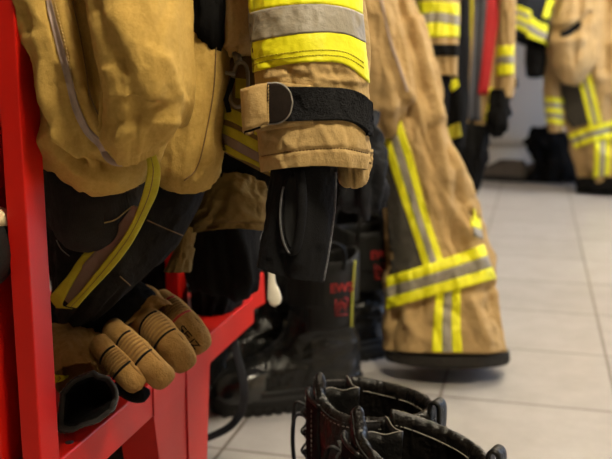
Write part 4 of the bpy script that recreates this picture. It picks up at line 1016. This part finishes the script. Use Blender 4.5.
# back of hand and cuff
BH = Tube([(60, 318, 135, 282, 1.14, .02), (80, 338, 155, 290, 1.11, .02), (94, 345, 165, 299, 1.09, .02), (102, 350, 172, 306, 1.08, .014)], noise=(.003, 4, 3), seed=80)
cloth('hand_back', BH, M['suede'], gl, 80, 50)
CF = Tube([(40, 320, 118, 268, 1.13, .02), (52, 340, 140, 282, 1.10, .026), (68, 350, 152, 290, 1.09, .026), (76, 352, 155, 294, 1.095, .02)], noise=(.002, 3, 3), seed=81)
cloth('cuff', CF, M['black'], gl, 80, 30)
link('thumb', *tube_vf(smoothline([P(118, 385, 1.03), P(135, 394, 1.02), P(150, 392, 1.02)], 6), [.010]*10+[.008, .006, .003], 14), M['black'], gl)
g2_ = thing('work_glove', 'second tan work glove tucked in the dark behind the black glove cuff', 'glove', on_plane(80, 330, 2, HS))
for i, (pts, rad) in enumerate([([(92, 300, 1.12), (84, 310, 1.11), (74, 322, 1.11)], [.014, .016, .014]), ([(104, 302, 1.14), (96, 312, 1.13), (86, 326, 1.12)], [.014, .016, .014]), ([(82, 302, 1.13), (72, 312, 1.12), (62, 322, 1.12)], [.014, .016, .014])]):
    finger('finger', pts, rad, M['suede_pad'], g2_)
PB = Tube([(84, 286, 116, 292, 1.16, .02), (84, 300, 112, 306, 1.15, .024), (86, 312, 106, 318, 1.14, .018)], noise=(.002, 3, 3), seed=84)
cloth('palm', PB, M['suede_pad'], g2_, 50, 30)

sv = thing('jacket_sleeve_end', 'tan garment end with black lined opening on the red bench by the post', 'garment', on_plane(85, 425, 2, HS))
SE = Tube([(30, 330, 110, 340, 1.14, .03), (40, 350, 106, 346, 1.08, .03), (50, 368, 106, 362, 1.03, .03), (56, 384, 106, 376, 1.0, .022)], noise=(.004, 4, 3), seed=82)
cloth('fabric', SE, M['suede'], sv, 90, 60)
tape('yellow_strip', SE, [(58, 380, 58, 392), (62, 378, 63, 391), (67, 376, 69, 386)], M['yellow'], sv, n=12, off=.003, thick=.012)
# black lining: open flared tube, mouth towards the camera
mouth = [(60, 398), (62, 390), (74, 378), (90, 372), (104, 375), (114, 383), (118.5, 396), (114, 410), (102, 419), (86, 426), (70, 432), (58, 430)]
m0 = np.array(smoothline([np.array([a_, b_, .935 if b_ > 400 else .955]) for a_, b_ in mouth], 7, True))
cen = m0.mean(0)
V = []; nm = len(m0)
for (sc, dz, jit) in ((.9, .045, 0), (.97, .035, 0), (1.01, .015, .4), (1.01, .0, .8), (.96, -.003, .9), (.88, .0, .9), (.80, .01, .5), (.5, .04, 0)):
    for j, q in enumerate(m0):
        w = jit*float(vnoise(np.array(j*.35), np.array(3.1), np.array(.0)))*2.2
        pu, pv = cen[:2]+(q[:2]-cen[:2])*sc+np.array([0, w])
        V.append(P(pu, pv, q[2]+dz))
Fc = [(r_*nm+j, r_*nm+(j+1) % nm, (r_+1)*nm+(j+1) % nm, (r_+1)*nm+j) for r_ in range(7) for j in range(nm)]+[tuple(7*nm+j for j in range(nm))]
M['lining'] = mat('charcoal lining', '3d3b3a', .85, '2d2b2a', 80, .5, .5, 700, .4, 60, spec=.2)
link('black_lining', V[:7*nm], [q for q in Fc[:-1] if max(q) < 7*nm], M['lining'], sv)
link('inside_shade', V[6*nm:], [tuple(i-6*nm for i in q) for q in Fc if min(q) >= 6*nm], M['black'], sv)  # black disc paints the shade deep inside the lining
link('lining_stitching', *merge([tube_vf([V[2*nm+j]-FW*.001, V[2*nm+(j+1) % nm]-FW*.001], .0004, 5) for j in range(0, nm, 2)]), M['thread_grey'], sv)

hp = thing('black_clothing', 'black bundle of clothing lying on the bench between the two red uprights', 'clothing', P(215, 335, 1.5))
HP = Tube([(192, 262, 262, 266, 1.5, .05), (190, 290, 243, 290, 1.48, .06), (190, 315, 232, 316, 1.46, .06), (190, 336, 222, 330, 1.45, .04)], noise=(.008, 4, 4), seed=90, big=(.01, 2, 2))
cloth('folds', HP, M['black'], hp, 80, 60)

# ================================================================== SMALL THINGS
st = thing('webbing_strap', 'navy webbing strap dangling from the bench onto the floor beside the tall boot', 'strap', P(238, 415, 1.5))
link('strap', *strip3([P(228, 322, 1.45), P(234, 345, 1.44), P(242, 375, 1.44), P(244, 398, 1.45), P(240, 414, 1.5), P(228, 428, 1.54), P(205, 439, 1.55), P(185, 446, 1.56)], [RT*.013, RT*.013, RT*.013, RT*.013, RT*.012-UP*.006, RT*.006-UP*.012, -UP*.013, -UP*.013], .002), M['webbing'], st)
sp = thing('shoe_horn', 'white teardrop plastic piece hanging below the black knit cuff', 'shoe horn', P(274, 306, 1.25))
pts = [(271, 262), (271.5, 275), (272, 284), (273.5, 292), (274.5, 299), (274.5, 304), (274.5, 306.5)]
link('blade', *tube_vf(smoothline([P(a_, b_, 1.25) for a_, b_ in pts], 5), list(np.interp(np.linspace(0, 6, 31), range(7), [.004, .0045, .006, .009, .0105, .007, .001])), 16, flat=.35, updir=-FW), M['white_plastic'], sp)
link('cord', *tube_vf([P(271, 263, 1.25), np.array([*P(271, 200, 1.28)[:2], ZT-.05])], .0015, 6), M['webbing'], sp)
hm = thing('helmet', 'black object with a cream end, cut off by the left edge beside the red post', 'helmet', P(-14, 285, .84))
R = []
for t in np.linspace(0, 1, 14):
    an = math.pi*(t-.5); R.append([tuple(P(-18, 250, .84)+RT*(.031*math.cos(q)*math.cos(an*.9))+FW*(.035*math.sin(q)*math.cos(an*.9))+UP*(.036*math.sin(an))) for q in np.linspace(0, 2*math.pi, 28, endpoint=False)])
v, f = loft(R); link('shell', v, f, M['rubber'], hm)
R = []
for t in np.linspace(0, 1, 12):
    an = math.pi*(t-.5); R.append([tuple(P(-10, 219, .84)+RT*(.0205*math.cos(q)*math.cos(an*.95))+FW*(.03*math.sin(q)*math.cos(an*.95))+UP*(.013*math.sin(an))) for q in np.linspace(0, 2*math.pi, 28, endpoint=False)])
v, f = loft(R); link('cream_end', v, f, M['cream'], hm)
# dark shoe under the bench
p = on_plane(130, 470, 2, 0)
ub = thing('work_shoe', 'dark shoe in the shadow under the red bench', 'shoe', (XB-.2, 1.35, 0))
boot_body('', Frame((XB-.2, 1.35, 0), -1.2, .95), ub, .14, leather='char', seed=4, low=True)

# ================================================================== LIGHTS
lamp_m = emit_mat('warm lamp diffuser', (1.0, .87, .64), 96)
lamp_m1 = emit_mat('near lamp diffuser', (1.0, .87, .64), 165)
lamp_m2 = emit_mat('bright lamp diffuser', (1.0, .87, .66), 135)
for i, (x, y, lab) in enumerate(((.60, .20, 'ceiling lamp panel nearest above the coats'), (.55, 2.5, 'ceiling lamp panel in the middle of the room'), (.8, 4.2, 'ceiling lamp panel over the far end of the room'))):
    t = thing('ceiling_lamp', lab, 'lamp', (x, y, ZC-.06), 'ceiling lamps')
    bevel(link('frame', *merge([box_vf(x-.22, x+.22, y-.22, y+.22, ZC-.02, ZC), box_vf(x-.22, x-.20, y-.22, y+.22, ZC-.06, ZC-.02), box_vf(x+.20, x+.22, y-.22, y+.22, ZC-.06, ZC-.02), box_vf(x-.20, x+.20, y-.22, y-.20, ZC-.06, ZC-.02), box_vf(x-.20, x+.20, y+.20, y+.22, ZC-.06, ZC-.02)]), M['white_paint'], t, smooth=False), .002)
    link('diffuser', *box_vf(x-.20, x+.20, y-.20, y+.20, ZC-.05, ZC-.045), (lamp_m1, lamp_m, lamp_m2)[i], t, smooth=False)
ld = bpy.data.lights.new('daylight', 'AREA'); ld.shape = 'RECTANGLE'; ld.size = wz1-wz0; ld.size_y = wy1-wy0; ld.energy = 95; ld.color = (.5, .68, 1.0)
lo = bpy.data.objects.new('daylight', ld); lo.location = (X1+.15, (wy0+wy1)/2, (wz0+wz1)/2); lo.rotation_euler = (0, math.radians(90), 0); C.objects.link(lo)
w = bpy.data.worlds.new('sky'); bpy.context.scene.world = w; w.use_nodes = True
w.node_tree.nodes['Background'].inputs['Color'].default_value = (.55, .7, 1, 1); w.node_tree.nodes['Background'].inputs['Strength'].default_value = .8

# ================================================================== CAMERA
cd = bpy.data.cameras.new('camera'); cd.sensor_width = 36; cd.lens = F/612*36; cd.clip_start = .01
co = bpy.data.objects.new('camera', cd); C.objects.link(co)
Mc = Matrix(((RT[0], UP[0], -FW[0], 0), (RT[1], UP[1], -FW[1], 0), (RT[2], UP[2], -FW[2], HC), (0, 0, 0, 1)))
co.matrix_world = Mc
cd.dof.use_dof = True; cd.dof.focus_distance = .88; cd.dof.aperture_fstop = 6.5
sc = bpy.context.scene; sc.camera = co
sc.view_settings.view_transform = 'Standard'; sc.view_settings.look = 'None'; sc.view_settings.exposure = 0; sc.view_settings.gamma = 1
sc.view_settings.use_curve_mapping = False
